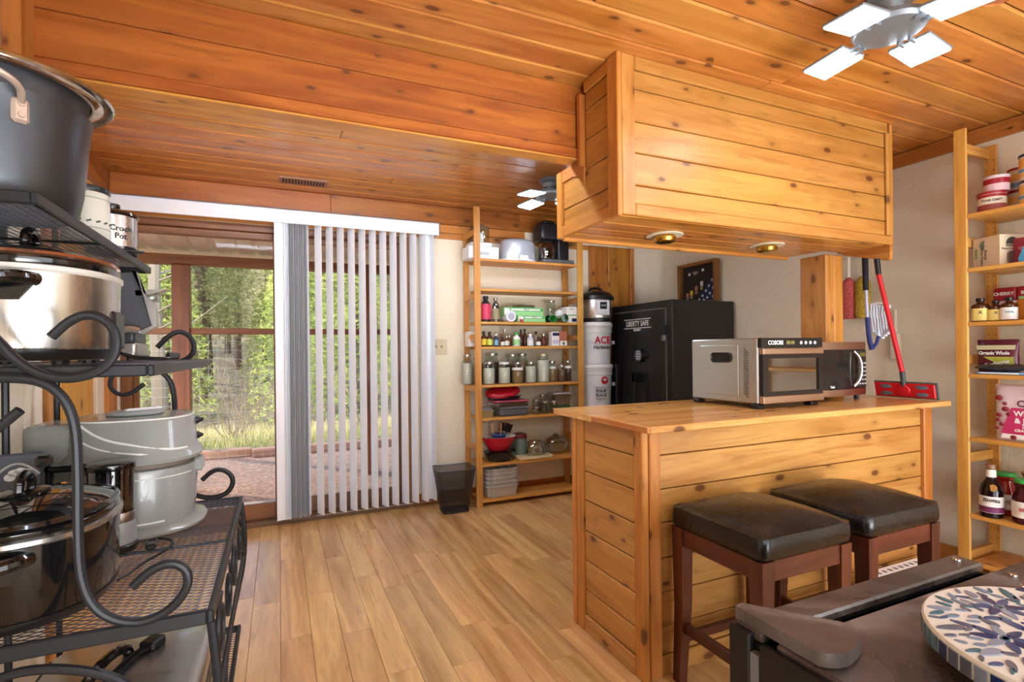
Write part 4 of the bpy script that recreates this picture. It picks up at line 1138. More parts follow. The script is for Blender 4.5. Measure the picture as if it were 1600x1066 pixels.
# ================================================================== THINGS ON THE MIDDLE SHELF UNIT
def xs(u): return 1.385 + (u - 740) * .00573
PX = 1 / 190.0
def col(n, c, r=.45, **k): return plain(n, c, r, **k)
silver_lid = plain('lid_silver', (196, 196, 190), .25, .9)
def jar(u, y, z, r, h, fill, ffrac, lab, grp=None, lid=silver_lid, name='glass_jar', lidh=.018, shoulder=True, note=None, x=None):
    t = thing(name, lab, 'jar', (xs(u) if x is None else x, y, z + .001), 0, grp)
    nk = r * .78 if shoulder else r
    G().lathe([(r * .92, 0), (r, .006), (r, h * .74), (nk, h * .84), (nk, h - lidh)], n=20, cap1=False).build('glass', jar_glass, t)
    if fill: G().lathe([(r * .88, .004), (r * .93, .008), (r * .93, h * .78 * ffrac)], n=20).build('contents', fill, t)
    if lid: G().lathe([(nk * 1.06, h - lidh), (nk * 1.08, h - lidh + .003), (nk * 1.06, h - .002), (nk * .9, h), (.0, h)], n=20, cap1=False).build('lid', lid, t)
    if note:
        G().lathe([(r * 1.01, h * .62), (r * 1.01, h * .74)], n=20, cap0=False, cap1=False).build('label_band', note, t)
    return t
def bottle(u, y, z, r, h, body, cap, lab, grp=None, labelm=None, name='bottle', capf=.2, neck=.42, x=None, l0=.12, l1=.62, cat='bottle'):
    t = thing(name, lab, cat, (xs(u) if x is None else x, y, z + .001), 0, grp)
    hb = h * (1 - capf)
    G().lathe([(r * .9, 0), (r, .004), (r, hb * .72), (r * .8, hb * .84), (r * neck, hb * .93), (r * neck, hb)], n=18).build('body', body, t)
    G().lathe([(r * (neck + .1), hb), (r * (neck + .1), h - .002), (r * neck * .8, h)], n=14).build('cap', cap, t)
    if labelm: G().lathe([(r * 1.015, hb * l0), (r * 1.015, hb * l1)], n=18, cap0=False, cap1=False).build('label_wrap', labelm, t)
    return t
def carton(nm, lab, x0, x1, y0, y1, z0, z1, m, cat='box', grp=None, rz=0, ch=.002):
    c = ((x0 + x1) / 2, (y0 + y1) / 2, z0 + .001)
    t = thing(nm, lab, cat, c, rz, grp)
    G().box(-(x1 - x0) / 2, (x1 - x0) / 2, -(y1 - y0) / 2, (y1 - y0) / 2, 0, z1 - z0, ch).build('box_body', m, t)
    return t
def patch(t, x0, x1, y, z0, z1, m, nm='label_panel'):
    return G().box(x0, x1, y - .0008, y, z0, z1).build(nm, m, t)
S7, S6, S5, S4, S3, S2, S1, S0 = [z + .0005 for z in reversed(SH)]
white_g = col('gloss_white', (232, 233, 234), .25)
grey_l = col('light_grey', (176, 180, 186), .35)
paper = col('paper_white', (232, 230, 224), .6)
ink = col('ink_dark', (50, 50, 56), .6)
green_v = col('vivid_green', (62, 166, 74), .35)
green_p = col('pale_green', (150, 206, 140), .4)
amber = col('amber_glass', (70, 34, 14), .15)
navy = col('navy_plastic', (30, 38, 70), .3)
red_g = col('gloss_red', (186, 24, 44), .22)
# top shelf
fp = thing('food_processor', 'white food processor with clear bowl at the left of the top board', 'food processor', (xs(756), 3.93, S7 + .001))
G().rbox(-.125, .135, -.09, .09, 0, .10, .02).build('base', white_g, fp)
G().rbox(-.10, .085, -.08, .08, .10, .135, .03).build('neck', white_g, fp)
G().box(-.03, .045, -.0925, -.0895, .03, .055, .001).build('control_bar', grey_l, fp)
G().lathe([(.07, .135), (.078, .14), (.08, .24), (.08, .25)], n=28, cap0=False, cap1=False).build('bowl', jar_glass, fp)
G().lathe([(.03, .14), (.03, .22), (.01, .23)], n=16).build('blade_hub', white_g, fp)
G().lathe([(.082, .25), (.082, .256), (.04, .262), (.04, .285), (.034, .287)], n=28, c=(0, 0, 0)).build('lid', glass('frost_lid', (214, 220, 224), .2, fac=.5), fp)
cc = thing('cake_carrier', 'silver domed cake carrier with clip on the top board of the pine shelf unit', 'cake carrier', (xs(814), 3.935, S7 + .001))
G().lathe([(.148, 0), (.160, .004), (.162, .018), (.156, .024)], n=44, sy=.66).build('tray', white_g, cc)
G().lathe([(.153, .024), (.153, .03), (.148, .15), (.138, .172), (.11, .187), (.0, .195)], n=44, sy=.66, cap1=False, e=2.3).build('dome', plain('dome_silver', (190, 196, 206), .3, .35), cc)
G().rbox(-.035, .045, -.128, -.10, .0, .045, .01).build('clip', white_g, cc)
cm = thing('coffee_maker', 'black drip coffee maker with glass carafe at the right of the top board', 'coffee maker', (xs(870), 3.93, S7 + .001))
G().rbox(-.135, .175, -.10, .10, 0, .035, .03).build('base', col('base_gunmetal', (92, 94, 98), .3), cm)
G().rbox(.03, .14, -.06, .10, .035, .26, .02).build('column', black_pl, cm)
G().rbox(-.14, .14, -.08, .10, .20, .335, .035).build('brew_head', col('head_black', (34, 36, 40), .3), cm)
G().rbox(-.11, .0, -.07, .07, .335, .36, .02).build('head_lid', black_pl, cm)
G().lathe([(.062, .037), (.072, .045), (.072, .12), (.060, .165), (.055, .175)], n=28, c=(-.062, -.02, 0), cap1=False).build('carafe', glass('carafe_glass', (150, 156, 160), 0, fac=.5), cm)
G().lathe([(.057, .172), (.06, .178), (.056, .192), (.0, .197)], n=28, c=(-.062, -.02, 0), cap1=False).build('carafe_lid', black_pl, cm)
# third shelf
t = bottle(760.5, 3.88, S5, .042, .205, col('bottle_black', (26, 26, 30), .3), black_pl, 'dark bottle with pink label standing nearest the left upright', labelm=col('label_pink', (206, 62, 92), .4), capf=.12, l0=.1, l1=.78)
t = bottle(775, 3.875, S5, .032, .195, glass('clear_pet', (170, 186, 196), .1, fac=.5), silver_lid, 'slim silvery bottle with gold label beside the pink labelled bottle', labelm=col('label_gold', (150, 140, 110), .35), capf=.12)
t = thing('plastic_wrap_roll', 'white roll lying with its round end showing on the third board', 'roll', (xs(796), 3.94, S5 + .0465))
A = Matrix.Rotation(PI / 2, 4, 'X')
G().lathe([(.045, -.09), (.046, -.088), (.046, .095), (.044, .1)], n=26, M=A).build('roll', col('roll_white', (216, 218, 224), .3), t)
G().lathe([(.028, .1005), (.028, .102)], n=20, M=A).build('end_ring', col('roll_grey', (170, 174, 190), .3), t)
for k, (u0, u1, z0, h_, dy, lab) in enumerate(((806, 849, 0, .052, .0, 'green and white carton lying lowest in the pair on the third board'), (786, 848, .053, .065, .02, 'green and white carton lying on top of another on the third board'))):
    t = carton('food_bag_carton', lab, xs(u0), xs(u1), 3.83 + dy, 3.98 + dy, S5 + z0, S5 + z0 + h_, green_p)
    w = (xs(u1) - xs(u0)) / 2
    patch(t, -w + .03, w - .004, -.0752, h_ * .55, h_ * .92, green_v); patch(t, -w + .06, w - .03, -.0762, h_ * .62, h_ * .84, paper); patch(t, -w + .004, -w + .05, -.0762, h_ * .15, h_ * .85, paper)
    text('BAGS', h_ * .30, ink, t, (.02, -.077, h_ * .73), (PI / 2, 0, 0))
t = thing('clear_food_bag', 'crumpled clear plastic bag lying on the upper green carton', 'bag', (xs(820), 3.92, S5 + .1195))
rg = random.Random(2)
rr = []
for i in range(7):
    q = i / 6; rr.append([Vector(((q - .5) * .20, math.cos(a * PI / 5) * .055 * (1 - abs(q - .5) * .7) + rg.uniform(-.006, .006), max(.0, .014 + .02 * math.sin(a * PI / 5) * (1 - abs(q - .5)) + rg.uniform(-.003, .004)))) for a in range(10)])
G().rings(rr).build('film', glass('film', (200, 214, 206), .15, fac=.6), t)
t = thing('pink_cup', 'tiny pink and white pot in front of the green cartons', 'pot', (xs(812.5) - .01, 3.818 + .004, S5 + .001))
G().lathe([(.014, 0), (.017, .004), (.018, .022)], n=16).build('body', col('pot_pink', (196, 74, 96), .4), t)
G().lathe([(.018, .022), (.018, .034), (.015, .036)], n=16).build('lid', paper, t)
for k, (u, r, m_, lab) in enumerate(((854, .030, glass('teal_glass', (120, 196, 160), .05, fac=.5), 'pale green tumbler lying on its side beside the cartons'), (864, .032, green_v, 'vivid green tumbler lying between two pale tumblers'), (879, .036, glass('green_glass', (130, 210, 150), .05, fac=.5), 'pale green tumbler lying in front of the white box'))):
    t = thing('tumbler', lab, 'tumbler', (xs(u), 3.90 - (k == 2) * .03 + .0, S5 + r + .001), math.radians((5, -4, 8)[k]))
    G().lathe([(r * .72, -.055), (r * .75, -.053), (r * .98, .05), (r, .055), (r * .93, .055), (r * .7, -.05)], n=22, M=A, cap1=True).build('cup', m_, t)
jar(874, 4.0, S5, .042, .20, None, 0, 'tall empty glass jar behind the white box on the third board', lid=silver_lid)
t = carton('wipes_box', 'white box with green stripe against the right upright', xs(886), xs(904.5), 3.85, 3.95, S5, S5 + .135, paper)
patch(t, -.04, .045, -.0508, .06, .068, green_v); text('WIPES', .014, ink, t, (0, -.052, .115), (PI / 2, 0, 0)); patch(t, .0, .045, -.0508, .008, .038, navy)
t = thing('white_jug', 'white rounded plastic pack left of the green striped box', 'pack', (xs(876) + .025, 3.915, S5 + .001))
G().rbox(-.03, .025, -.03, .04, 0, .115, .02, bz=.03).build('body', white_g, t)
# fourth shelf : small bottles and cartons
lbl_y = col('label_yellow', (222, 190, 60), .4); lbl_w = col('label_white', (226, 228, 222), .4); lbl_b = col('label_blue', (120, 170, 200), .4)
for (u, y, r, h_, b_, c_, l_, lab) in (
    (756.5, 3.87, .023, .122, amber, black_pl, lbl_y, 'amber bottle with orange yellow label nearest the left upright'),
    (765.5, 3.875, .024, .118, amber, black_pl, col('label_lime', (206, 214, 90), .4), 'amber bottle with lime and blue label beside the orange yellow one'),
    (775, 3.87, .018, .105, navy, white_g, lbl_b, 'little navy dropper bottle with white cap'),
    (784.5, 3.865, .017, .075, amber, black_pl, lbl_w, 'very small amber vial with white label'),
    (793, 3.90, .022, .088, col('brown_glass_b', (110, 70, 40), .2), silver_lid, lbl_w, 'brown spice vial in front of the pale corked bottles'),
    (799.5, 3.93, .020, .092, col('brown_glass_b', (110, 70, 40), .2), silver_lid, None, 'brown spice vial half behind the green capped tub'),
    (806, 3.865, .030, .115, paper, green_v, green_p, 'white supplement tub with bright green cap'),
    (815.5, 3.90, .017, .140, amber, black_pl, None, 'slim dark dropper bottle beside the green capped tub'),
    (822.5, 3.91, .018, .145, amber, black_pl, None, 'taller slim dark dropper bottle behind the white capped tub'),
    (827, 3.86, .028, .102, col('tub_bluegrey', (190, 204, 216), .4), white_g, lbl_w, 'pale blue supplement tub with white cap'),
    (840, 3.86, .021, .075, amber, black_pl, lbl_w, 'short amber bottle with large white label'),
    (850, 3.88, .028, .105, col('brown_glass_c', (92, 50, 34), .2), silver_lid, None, 'reddish brown jar beside the cartons on the fourth board'),
    (833.5, 3.96, .018, .112, amber, black_pl, None, 'dark bottle at the back of the fourth board'),
    (781, 3.96, .018, .115, col('bottle_black', (26, 26, 30), .3), black_pl, None, 'black bottle at the back behind the tiny vial'),
    (798, 4.0, .020, .150, col('pale_bottle', (196, 176, 150), .3), silver_lid, None, 'tall pale bottle at the back of the fourth board'),
    (846, 3.97, .020, .125, col('pale_bottle', (196, 176, 150), .3), black_pl, None, 'pale bottle with dark top at the back by the cartons')):
    bottle(u, y, S4, r, h_, b_, c_, lab, 'small bottles on the fourth board', l_, name='small_bottle', capf=.2)
t = carton('supplement_box', 'narrow white carton with dark print on the fourth board', xs(860.5), xs(873), 3.84, 3.90, S4, S4 + .118, paper)
patch(t, -.03, .033, -.0308, .085, .11, navy); patch(t, -.03, .033, -.0308, .02, .05, col('label_lilac', (196, 190, 220), .5))
t = carton('supplement_box', 'narrow rust coloured carton at the right end of the bottle row', xs(873.6), xs(885.5), 3.84, 3.90, S4, S4 + .122, col('carton_rust', (176, 104, 84), .5))
patch(t, -.033, .033, -.0308, .002, .042, paper); patch(t, -.01, .012, -.0312, .01, .032, col('dot_green', (70, 110, 70), .5))
t = carton('tea_tin', 'orange banded white tin behind the left upright of the shelf unit', xs(733) + .03, xs(742) + .03, 3.93, 4.02, S4, S4 + .12, paper)
patch(t, -.025, .025, -.0458, .06, .09, col('band_orange', (222, 150, 50), .4))
# fifth shelf : storage jars
flour = col('flour', (232, 226, 214), .8); oats = col('oats', (176, 140, 92), .9, nz=.5, nscale=90); cocoa = col('cocoa', (120, 76, 58), .9); beans = col('dark_beans', (70, 46, 36), .8, nz=.5, nscale=120); pasta = col('lentils', (176, 120, 86), .9, nz=.4, nscale=120)
note = paper
for (u, y, r, h_, f, ff, ld, nt_, lab) in (
    (764, 3.875, .048, .178, flour, .92, silver_lid, None, 'square shouldered jar of flour nearest the left upright'),
    (787, 3.875, .050, .175, flour, .95, white_g, None, 'jar of white flour with wide white lid'),
    (807, 3.87, .045, .172, oats, .75, silver_lid, note, 'jar of tan oats with white paper band'),
    (828, 3.87, .046, .172, flour, 1.0, silver_lid, None, 'jar of white powder just left of the tallest jar'),
    (848.5, 3.875, .056, .235, flour, 1.0, plain('lid_brass', (190, 186, 150), .3, .6), None, 'tallest jar of white powder on the storage jar board'),
    (865.5, 3.90, .034, .175, oats, .75, silver_lid, note, 'slim jar of tan grain right of the tallest jar'),
    (878.5, 3.87, .036, .140, cocoa, .95, silver_lid, None, 'short jar of reddish cocoa powder'),
    (892, 3.90, .035, .175, beans, .85, silver_lid, note, 'jar of dark brown beans against the right upright'),
    (737, 3.96, .040, .240, flour, .9, silver_lid, None, 'tall white filled jar behind the left upright'),
    (776, 3.985, .060, .245, beans, .9, silver_lid, None, 'big dark jar at the back behind the flour jars'),
    (808, 3.985, .055, .235, beans, .8, silver_lid, None, 'big dark jar at the back behind the oats jar'),
    (825, 4.0, .050, .240, pasta, .9, silver_lid, None, 'big jar of rust coloured lentils at the back'),
    (755, 3.99, .040, .215, oats, .9, silver_lid, None, 'jar of grain at the back beside the left upright')):
    jar(u, y, S3, r, h_, f, ff, lab, 'storage jars on the fifth board', ld, note=nt_)
# sixth shelf : containers
t = thing('foil_loaf_pan', 'small foil loaf pan with food beside the left upright', 'pan', (xs(759), 3.92, S2 + .001))
G().rings([[(a * (.045 + .012 * q), b_ * (.06 + .012 * q), q * .055) for a, b_ in ((-1, -1), (1, -1), (1, 1), (-1, 1))] for q in (0, 1)]).build('pan', plain('foil_gold', (170, 164, 120), .3, .6), t)
G().rings([[(a * .056 * s_, b_ * .071 * s_, .055 + .018 * (1 - s_) * 2) for a, b_ in ((-1, -1), (1, -1), (1, 1), (-1, 1))] for s_ in (1, .6, .3)]).build('foil_top', plain('foil_crumple', (206, 208, 210), .3, .7, nz=.3, bmp=.8, nscale=60), t)
t = thing('food_container', 'dark grey rectangular container lowest in the pile under the red lid', 'container', (xs(800), 3.925, S2 + .001))
G().rbox(-.13, .125, -.085, .09, 0, .062, .03).build('body', col('slate_plastic', (84, 86, 90), .4), t)
G().rbox(-.14, .135, -.093, .098, .062, .070, .03, bz=.002).build('rim', col('slate_rim', (120, 124, 130), .4), t)
t = thing('food_container', 'clear rectangular container with pink lid in the middle of the pile', 'container', (xs(797), 3.925, S2 + .0725))
G().rbox(-.15, .145, -.095, .10, 0, .042, .03).build('body', glass('box_clear', (180, 190, 200), .15, fac=.5), t)
G().rbox(-.155, .150, -.1, .105, .042, .054, .03, bz=.003).build('lid', col('lid_pink', (170, 70, 92), .3), t)
t = thing('baking_dish', 'black oval roasting dish under the red lid', 'dish', (xs(790), 3.93, S2 + .128))
G().lathe([(.10, 0), (.135, .006), (.15, .03), (.165, .032)], n=32, sy=.6).build('dish', shiny_black, t)
t = thing('red_oval_lid', 'big red oval lid tilted on top of the stacked containers', 'lid', (xs(788.5), 3.93, S2 + .182))
M_ = Matrix.Rotation(math.radians(-7), 4, 'Y') @ Matrix.Rotation(math.radians(24), 4, 'X')
G().lathe([(.142, 0), (.150, .008), (.146, .020), (.13, .032), (.05, .040), (.0, .041)], n=40, sy=.62, M=M_, cap1=False).build('lid', red_g, t)
for (u, y, r, h_, lab, dz) in ((836, 3.865, .036, .062, 'small glass jar, lower one of the stacked pair', 0), (836, 3.865, .033, .058, 'small glass jar stacked on another small jar', .0635), (850.5, 3.87, .040, .105, 'small clear glass jar with wire clasp beside the stacked pair', 0), (865, 3.865, .036, .105, 'small clear glass jar next to the clear container', 0), (822, 3.96, .036, .115, 'brown tinted jar at the back behind the stacked pair', 0), (857, 3.99, .038, .150, 'amber tinted jar at the back of the small jars', 0)):
    jar(u, y, S2 + dz, r, h_, col('jar_dregs', (120, 88, 60), .8) if 'tinted' in lab else None, .85, lab, 'small jars on the sixth board')
t = thing('food_container', 'clear tapered tub with white lid on the right of the sixth board', 'container', (xs(884) - .01, 3.95, S2 + .052))
G().rings([[(a * (.065 + .02 * q), b_ * (.05 + .015 * q), q * .10) for a, b_ in ((-1, -1), (1, -1), (1, 1), (-1, 1))] for q in (0, 1)]).build('body', glass('tub_clear', (205, 212, 214), .15, fac=.55), t)
G().rbox(-.09, .09, -.068, .068, .10, .112, .015, bz=.003).build('lid', col('lid_milky', (196, 200, 204), .3), t)
t = thing('green_lidded_box', 'low box with dark green lid under the clear tapered tub', 'container', (xs(884) - .005, 3.95, S2 + .001))
G().rbox(-.07, .07, -.06, .06, 0, .038, .012).build('body', glass('box_clear', (180, 190, 200), .15, fac=.5), t)
G().rbox(-.074, .074, -.064, .064, .038, .050, .012, bz=.003).build('lid', col('lid_green', (38, 110, 50), .4), t)
# seventh shelf
t = thing('colander', 'speckled black enamel basin under the red bowl', 'basin', (xs(781), 3.905, S1 + .001))
G().lathe([(.08, 0), (.10, .006), (.125, .05), (.130, .075), (.138, .078)], n=36, sy=.72).build('basin', plain('speckled_enamel', (24, 24, 28), .2, nz=.2), t)
g = G()
for k in range(22):
    a = -PI + PI * k / 22 + .05; z_ = .02 + .02 * (k % 3); r_ = .108 + .3 * z_ * .9
    g.lathe([(.0028, 0), (.0028, .001)], (r_ * math.cos(a), r_ * .72 * math.sin(a), z_), 6)
skids(g.build('speckle', paper, t), 'stuff')
t = thing('mixing_bowl', 'red mixing bowl with white inside on the black basin', 'bowl', (xs(779.5), 3.905, S1 + .081))
G().lathe([(.06, 0), (.075, .004), (.115, .05), (.138, .10), (.144, .112), (.147, .115)], n=40, sy=.72, cap1=False).build('outside', red_g, t)
G().lathe([(.147, .1155), (.141, .112), (.110, .055), (.07, .012), (.0, .010)], n=40, sy=.72, cap0=False, cap1=False).build('inside', paper, t)
t = thing('utensil_mug', 'blue rimmed mug holding dark cooking utensils in the red bowl', 'mug', (xs(779.5), 3.905, S1 + .093))
G().lathe([(.045, 0), (.05, .01), (.056, .10), (.058, .125), (.05, .125), (.048, .02)], n=28).build('mug', col('mug_blue', (86, 108, 170), .3), t)
G().lathe([(.0565, .098), (.059, .105), (.0585, .118)], n=28, cap0=False, cap1=False).build('glaze_band', col('glaze_navy', (36, 48, 78), .25), t)
for (nm, lab, dx, dy, tl, m_, hd) in (('wooden_spoon', 'pale wooden spoon in the blue mug', -.02, .0, -12, col('spoon_wood', (196, 160, 130), .6), .016), ('wooden_spoon', 'thin pinkish wooden handle in the blue mug', .005, -.02, 3, col('spoon_pink', (190, 140, 110), .6), .008),
                                      ('spatula', 'broad black spatula in the blue mug', .025, .01, 24, black_pl, .034), ('spatula', 'narrow black ladle in the blue mug', .012, .022, 10, black_pl, .022)):
    q_ = thing(nm, lab, 'utensil', (xs(779.5) + dx, 3.905 + dy, S1 + .115))
    M_ = Matrix.Rotation(math.radians(tl), 4, 'Y')
    G().cyl(M_ @ Vector((0, 0, 0)), M_ @ Vector((0, 0, .13)), .005, .005, 8).build('handle', m_, q_)
    G().rbox(-hd, hd, -.004, .004, .12, .19, .0039, bz=.003, M=M_).build('head', m_, q_)
t = thing('ceramic_crock', 'sage green ceramic crock with dark red lid behind the red bowl', 'crock', (xs(818), 3.985, S1 + .001))
G().lathe([(.052, 0), (.062, .006), (.068, .09), (.060, .15), (.058, .155)], n=30).build('body', col('sage_glaze', (104, 128, 118), .25), t)
G().lathe([(.064, .155), (.066, .165), (.06, .185), (.03, .195), (.0, .196)], n=30, cap1=False).build('lid', col('oxblood', (110, 34, 36), .35), t)
t = thing('cutting_board', 'pale wooden cutting board under the upturned glass bowl', 'board', (xs(834), 3.90, S1 + .0012))
G().rbox(-.165, .145, -.095, .12, 0, .022, .03, bz=.004).build('board', wood('maple', 0, (224, 204, 160), (206, 182, 136), 0, .5), t)
t = thing('glass_bowl', 'clear glass bowl upside down on the pale cutting board', 'bowl', (xs(836), 3.895, S1 + .0245))
G().lathe([(.098, 0), (.1, .004), (.094, .05), (.07, .10), (.045, .122), (.04, .124)], n=36, sy=.8, cap0=False).build('bowl', glass('bowl_glass', (214, 216, 208), 0, fac=.45), t)
t = thing('glass_casserole', 'large clear glass casserole with lid by the right upright', 'casserole', (xs(872) - .01, 3.97, S1 + .001 + .0))
G().lathe([(.07, .0), (.085, .004), (.105, .04), (.112, .085), (.118, .09)], n=36, sy=.72).build('dish', glass('bowl_glass', (214, 216, 208), 0, fac=.45), t)
G().lathe([(.118, .091), (.120, .097), (.10, .125), (.05, .150), (.02, .155)], n=36, sy=.72, cap0=False).build('lid', glass('bowl_glass', (214, 216, 208), 0, fac=.45), t)
G().lathe([(.02, .155), (.028, .163), (.02, .17)], n=20).build('knob', glass('bowl_glass', (214, 216, 208), 0, fac=.45), t)
t.location.x = xs(877)
# bottom shelf: foil pans
foil = plain('foil', (206, 206, 204), .34, .55, nz=.25, nscale=70, bmp=.6)
def foil_ring(z, a, b, n=88, amp=.0016):
    out = []
    for k in range(n):
        an = 2 * PI * k / n; ct, st = math.cos(an), math.sin(an)
        q = 1 + (amp / a if k % 2 else -amp / a)
        out.append((math.copysign(abs(ct) ** .35, ct) * a * q, math.copysign(abs(st) ** .35, st) * b * q, z))
    return out
t0 = None
for k in range(5):
    z_ = S0 + .001 + k * .034
    if t0 is None:
        t0 = thing('foil_pan', 'crimped foil roasting pan, lowest of the nested stack', 'pan', (xs(781), 3.925, z_), 0, 'nested foil pans')
        G().rings([foil_ring(0, .118, .085), foil_ring(.004, .122, .088), foil_ring(.088, .136, .098), foil_ring(.092, .143, .105), foil_ring(.088, .146, .108)], cap1=False).build('pan', foil, t0, ang=10)
    else:
        dup(t0, (xs(781), 3.925, z_), 0, ('', 'second crimped foil pan from the bottom of the stack', 'middle crimped foil pan of the nested stack', 'crimped foil pan just under the top of the stack', 'topmost crimped foil pan of the nested stack, open')[k])

# ================================================================== BUCKETS AND PRESSURE COOKER
bk = col('bucket_white', (212, 216, 218), .35)
lab3 = ('white bucket standing on the floor, lowest of the stack', 'white bucket second from the floor in the stack', 'white bucket with round red badge, second from the top', 'white bucket with red and black lettering at the top of the stack')
b0 = None
for k in range(4):
    z_ = .001 + k * .3635
    t = thing('plastic_bucket', lab3[k], 'bucket', (2.555, 3.925, z_), 0, 'stacked white buckets')
    G().lathe([(.122, 0), (.128, .004), (.139, .27), (.146, .272), (.147, .285), (.141, .287), (.143, .315), (.150, .317), (.150, .326), (.143, .328)], n=40).build('bucket_body', bk, t)
    G().lathe([(.148, .3285), (.152, .331), (.153, .349), (.149, .352), (.143, .355), (.142, .3625), (.0, .3625)], n=40, cap1=False).build('lid', white_g, t)
    G().box(.118, .137, -.10, -.072, .17, .20, .003).build('handle_lug', grey_l, t)
    G().tube([(.146 * math.cos(a), .146 * math.sin(a), .205 - .05 * math.sin((a + 2.6) / 2.1 * PI)) for a in [(-2.6 + 2.1 * q / 10) for q in range(11)]], .0018, 5).build('bail', grey_l, t)
    if k == 3:
        text('ACE', .085, col('ace_red', (190, 30, 56), .4), t, (-.015, -.1405, .205), (PI / 2, 0, 0), bold=.002)
        text('Hardware', .046, ink, t, (-.015, -.1395, .145), (PI / 2, 0, 0), bold=.0008)
    if k == 2:
        G().lathe([(.034, 0), (.034, .003)], n=24, M=Matrix.Translation((.0, -.138, .225)) @ Matrix.Rotation(PI / 2, 4, 'X')).build('badge', col('badge_red', (176, 26, 40), .4), t)
        G().lathe([(.020, .0), (.020, .0045)], n=20, sy=.55, M=Matrix.Translation((.0, -.138, .230)) @ Matrix.Rotation(PI / 2, 4, 'X')).build('badge_centre', grey_l, t)
        G().box(-.085, .012, -.1385, -.1365, .065, .165).build('print_frame', ink, t)
        G().box(-.082, .009, -.1395, -.137, .068, .162).build('print_panel', bk, t)
        text('YOUR\nPLACE', .036, ink, t, (-.036, -.1405, .115), (PI / 2, 0, 0), bold=.001)
pc = thing('pressure_cooker', 'round steel pressure cooker with black lid on top of the white buckets', 'pressure cooker', (2.56, 3.92, 1.4565))
G().lathe([(.13, 0), (.148, .004), (.150, .03), (.146, .034)], n=40).build('base', black_pl, pc)
G().lathe([(.144, .034), (.145, .038), (.145, .19), (.144, .195)], n=40, cap0=False).build('body', steel, pc)
G().lathe([(.156, .195), (.160, .2), (.158, .225), (.13, .255), (.08, .272), (.0, .275)], n=40, cap1=False).build('lid', black_pl, pc)
G().tube([(-.075, 0, .262), (-.06, 0, .292), (-.02, 0, .302), (.02, 0, .302), (.06, 0, .292), (.075, 0, .262)], .011, 8, 2).build('lid_handle', black_pl, pc)
G().box(.14, .185, -.02, .02, .198, .222, .006).build('side_handle', black_pl, pc)
M_ = Matrix.Rotation(math.radians(-8), 4, 'Z')
G().rbox(-.062, .062, -.156, -.135, .055, .185, .012, M=M_).build('control_panel', col('panel_silver', (206, 208, 212), .3), pc)
G().box(-.032, .032, -.158, -.155, .108, .168, .002, M=M_).build('display', col('display_black', (30, 34, 40), .2), pc)
text('00:00', .022, col('display_text', (180, 196, 206), .3), pc, M_ @ Vector((0, -.1585, .138)), (PI / 2, 0, math.radians(-8)))
bc = thing('black_case', 'narrow black case standing on the floor between the buckets and the safe', 'case', (2.735, 3.88, .001))
G().box(-.028, .028, -.05, .09, 0, 1.09, .008).build('body', black_pl, bc)
G().box(-.0, .012, -.056, -.05, .6, .7, .004).build('handle', grey_l, bc)

# ---- shadow box with flag and medals, standing on the safe
sbx = thing('shadow_box', 'walnut shadow box frame with folded starred flag and medals on the safe', 'frame', (3.405, 3.57, 1.6045))
OF = (3.405, 3.57, 1.6045)
fw = wood('walnut_frame', 2, (150, 96, 42), (110, 64, 24), 0, .3); fwy = wood('walnut_frame', 1, (150, 96, 42), (110, 64, 24), 0, .3)
G().box(-.03, .03, -.23, -.202, 0, .378, .003).build('frame_side', fw, sbx); G().box(-.03, .03, .202, .23, 0, .378, .003).build('frame_side', fw, sbx)
G().box(-.03, .03, -.2018, .2018, .350, .378, .003).build('frame_top', fwy, sbx); G().box(-.03, .03, -.2018, .2018, 0, .028, .003).build('frame_bottom', fwy, sbx)
G().box(.018, .026, -.2018, .2018, .028, .350).build('backing', col('velvet_brown', (44, 34, 30), .9), sbx)
G().box(-.022, -.019, -.2018, .2018, .028, .350).build('pane', pane, sbx)
flag = G().prism([(-.20, .03), (.02, .03), (-.20, .26)], 0, -.005, .017).build('folded_flag', col('flag_navy', (30, 40, 78), .8), sbx)
def star(cy, cz, r):
    return [(cy + (r if k % 2 == 0 else r * .42) * math.sin(k * PI / 5), cz + (r if k % 2 == 0 else r * .42) * math.cos(k * PI / 5)) for k in range(10)]
for (cy, cz) in ((-.17, .20), (-.135, .155), (-.18, .13), (-.10, .115), (-.145, .09), (-.06, .075), (-.115, .055), (-.18, .06), (-.02, .045), (-.075, .038)):
    G().prism(star(cy, cz, .015), 0, -.0065, -.005).build('star', paper, flag)
for (cy, cz, rc_, mc_, cat_) in ((.145, .075, (206, 120, 120), (196, 190, 176), 0), (.095, .095, (230, 200, 30), (150, 170, 130), 0), (.035, .13, (190, 120, 84), (170, 124, 96), 0), (-.03, .165, (216, 210, 206), (190, 170, 90), 0)):
    md = thing('medal', {.145: 'pink ribboned medal lowest in the shadow box', .095: 'yellow ribboned round medal in the shadow box', .035: 'bronze medal on a copper ribbon in the shadow box', -.03: 'white striped ribbon medal highest in the shadow box'}[cy], 'medal', (3.405 + .012, 3.57 + cy, 1.6045 + cz))
    G().box(.0, .005, -.016, .016, .0, .042, .001).build('ribbon', col('ribbon_%d' % rc_[0], rc_, .7), md)
    G().lathe([(.016, 0), (.016, .004)], n=18, M=Matrix.Translation((.004, 0, -.018)) @ Matrix.Rotation(-PI / 2, 4, 'Y')).build('disc', plain('medal_%d' % mc_[0], mc_, .35, .5), md)
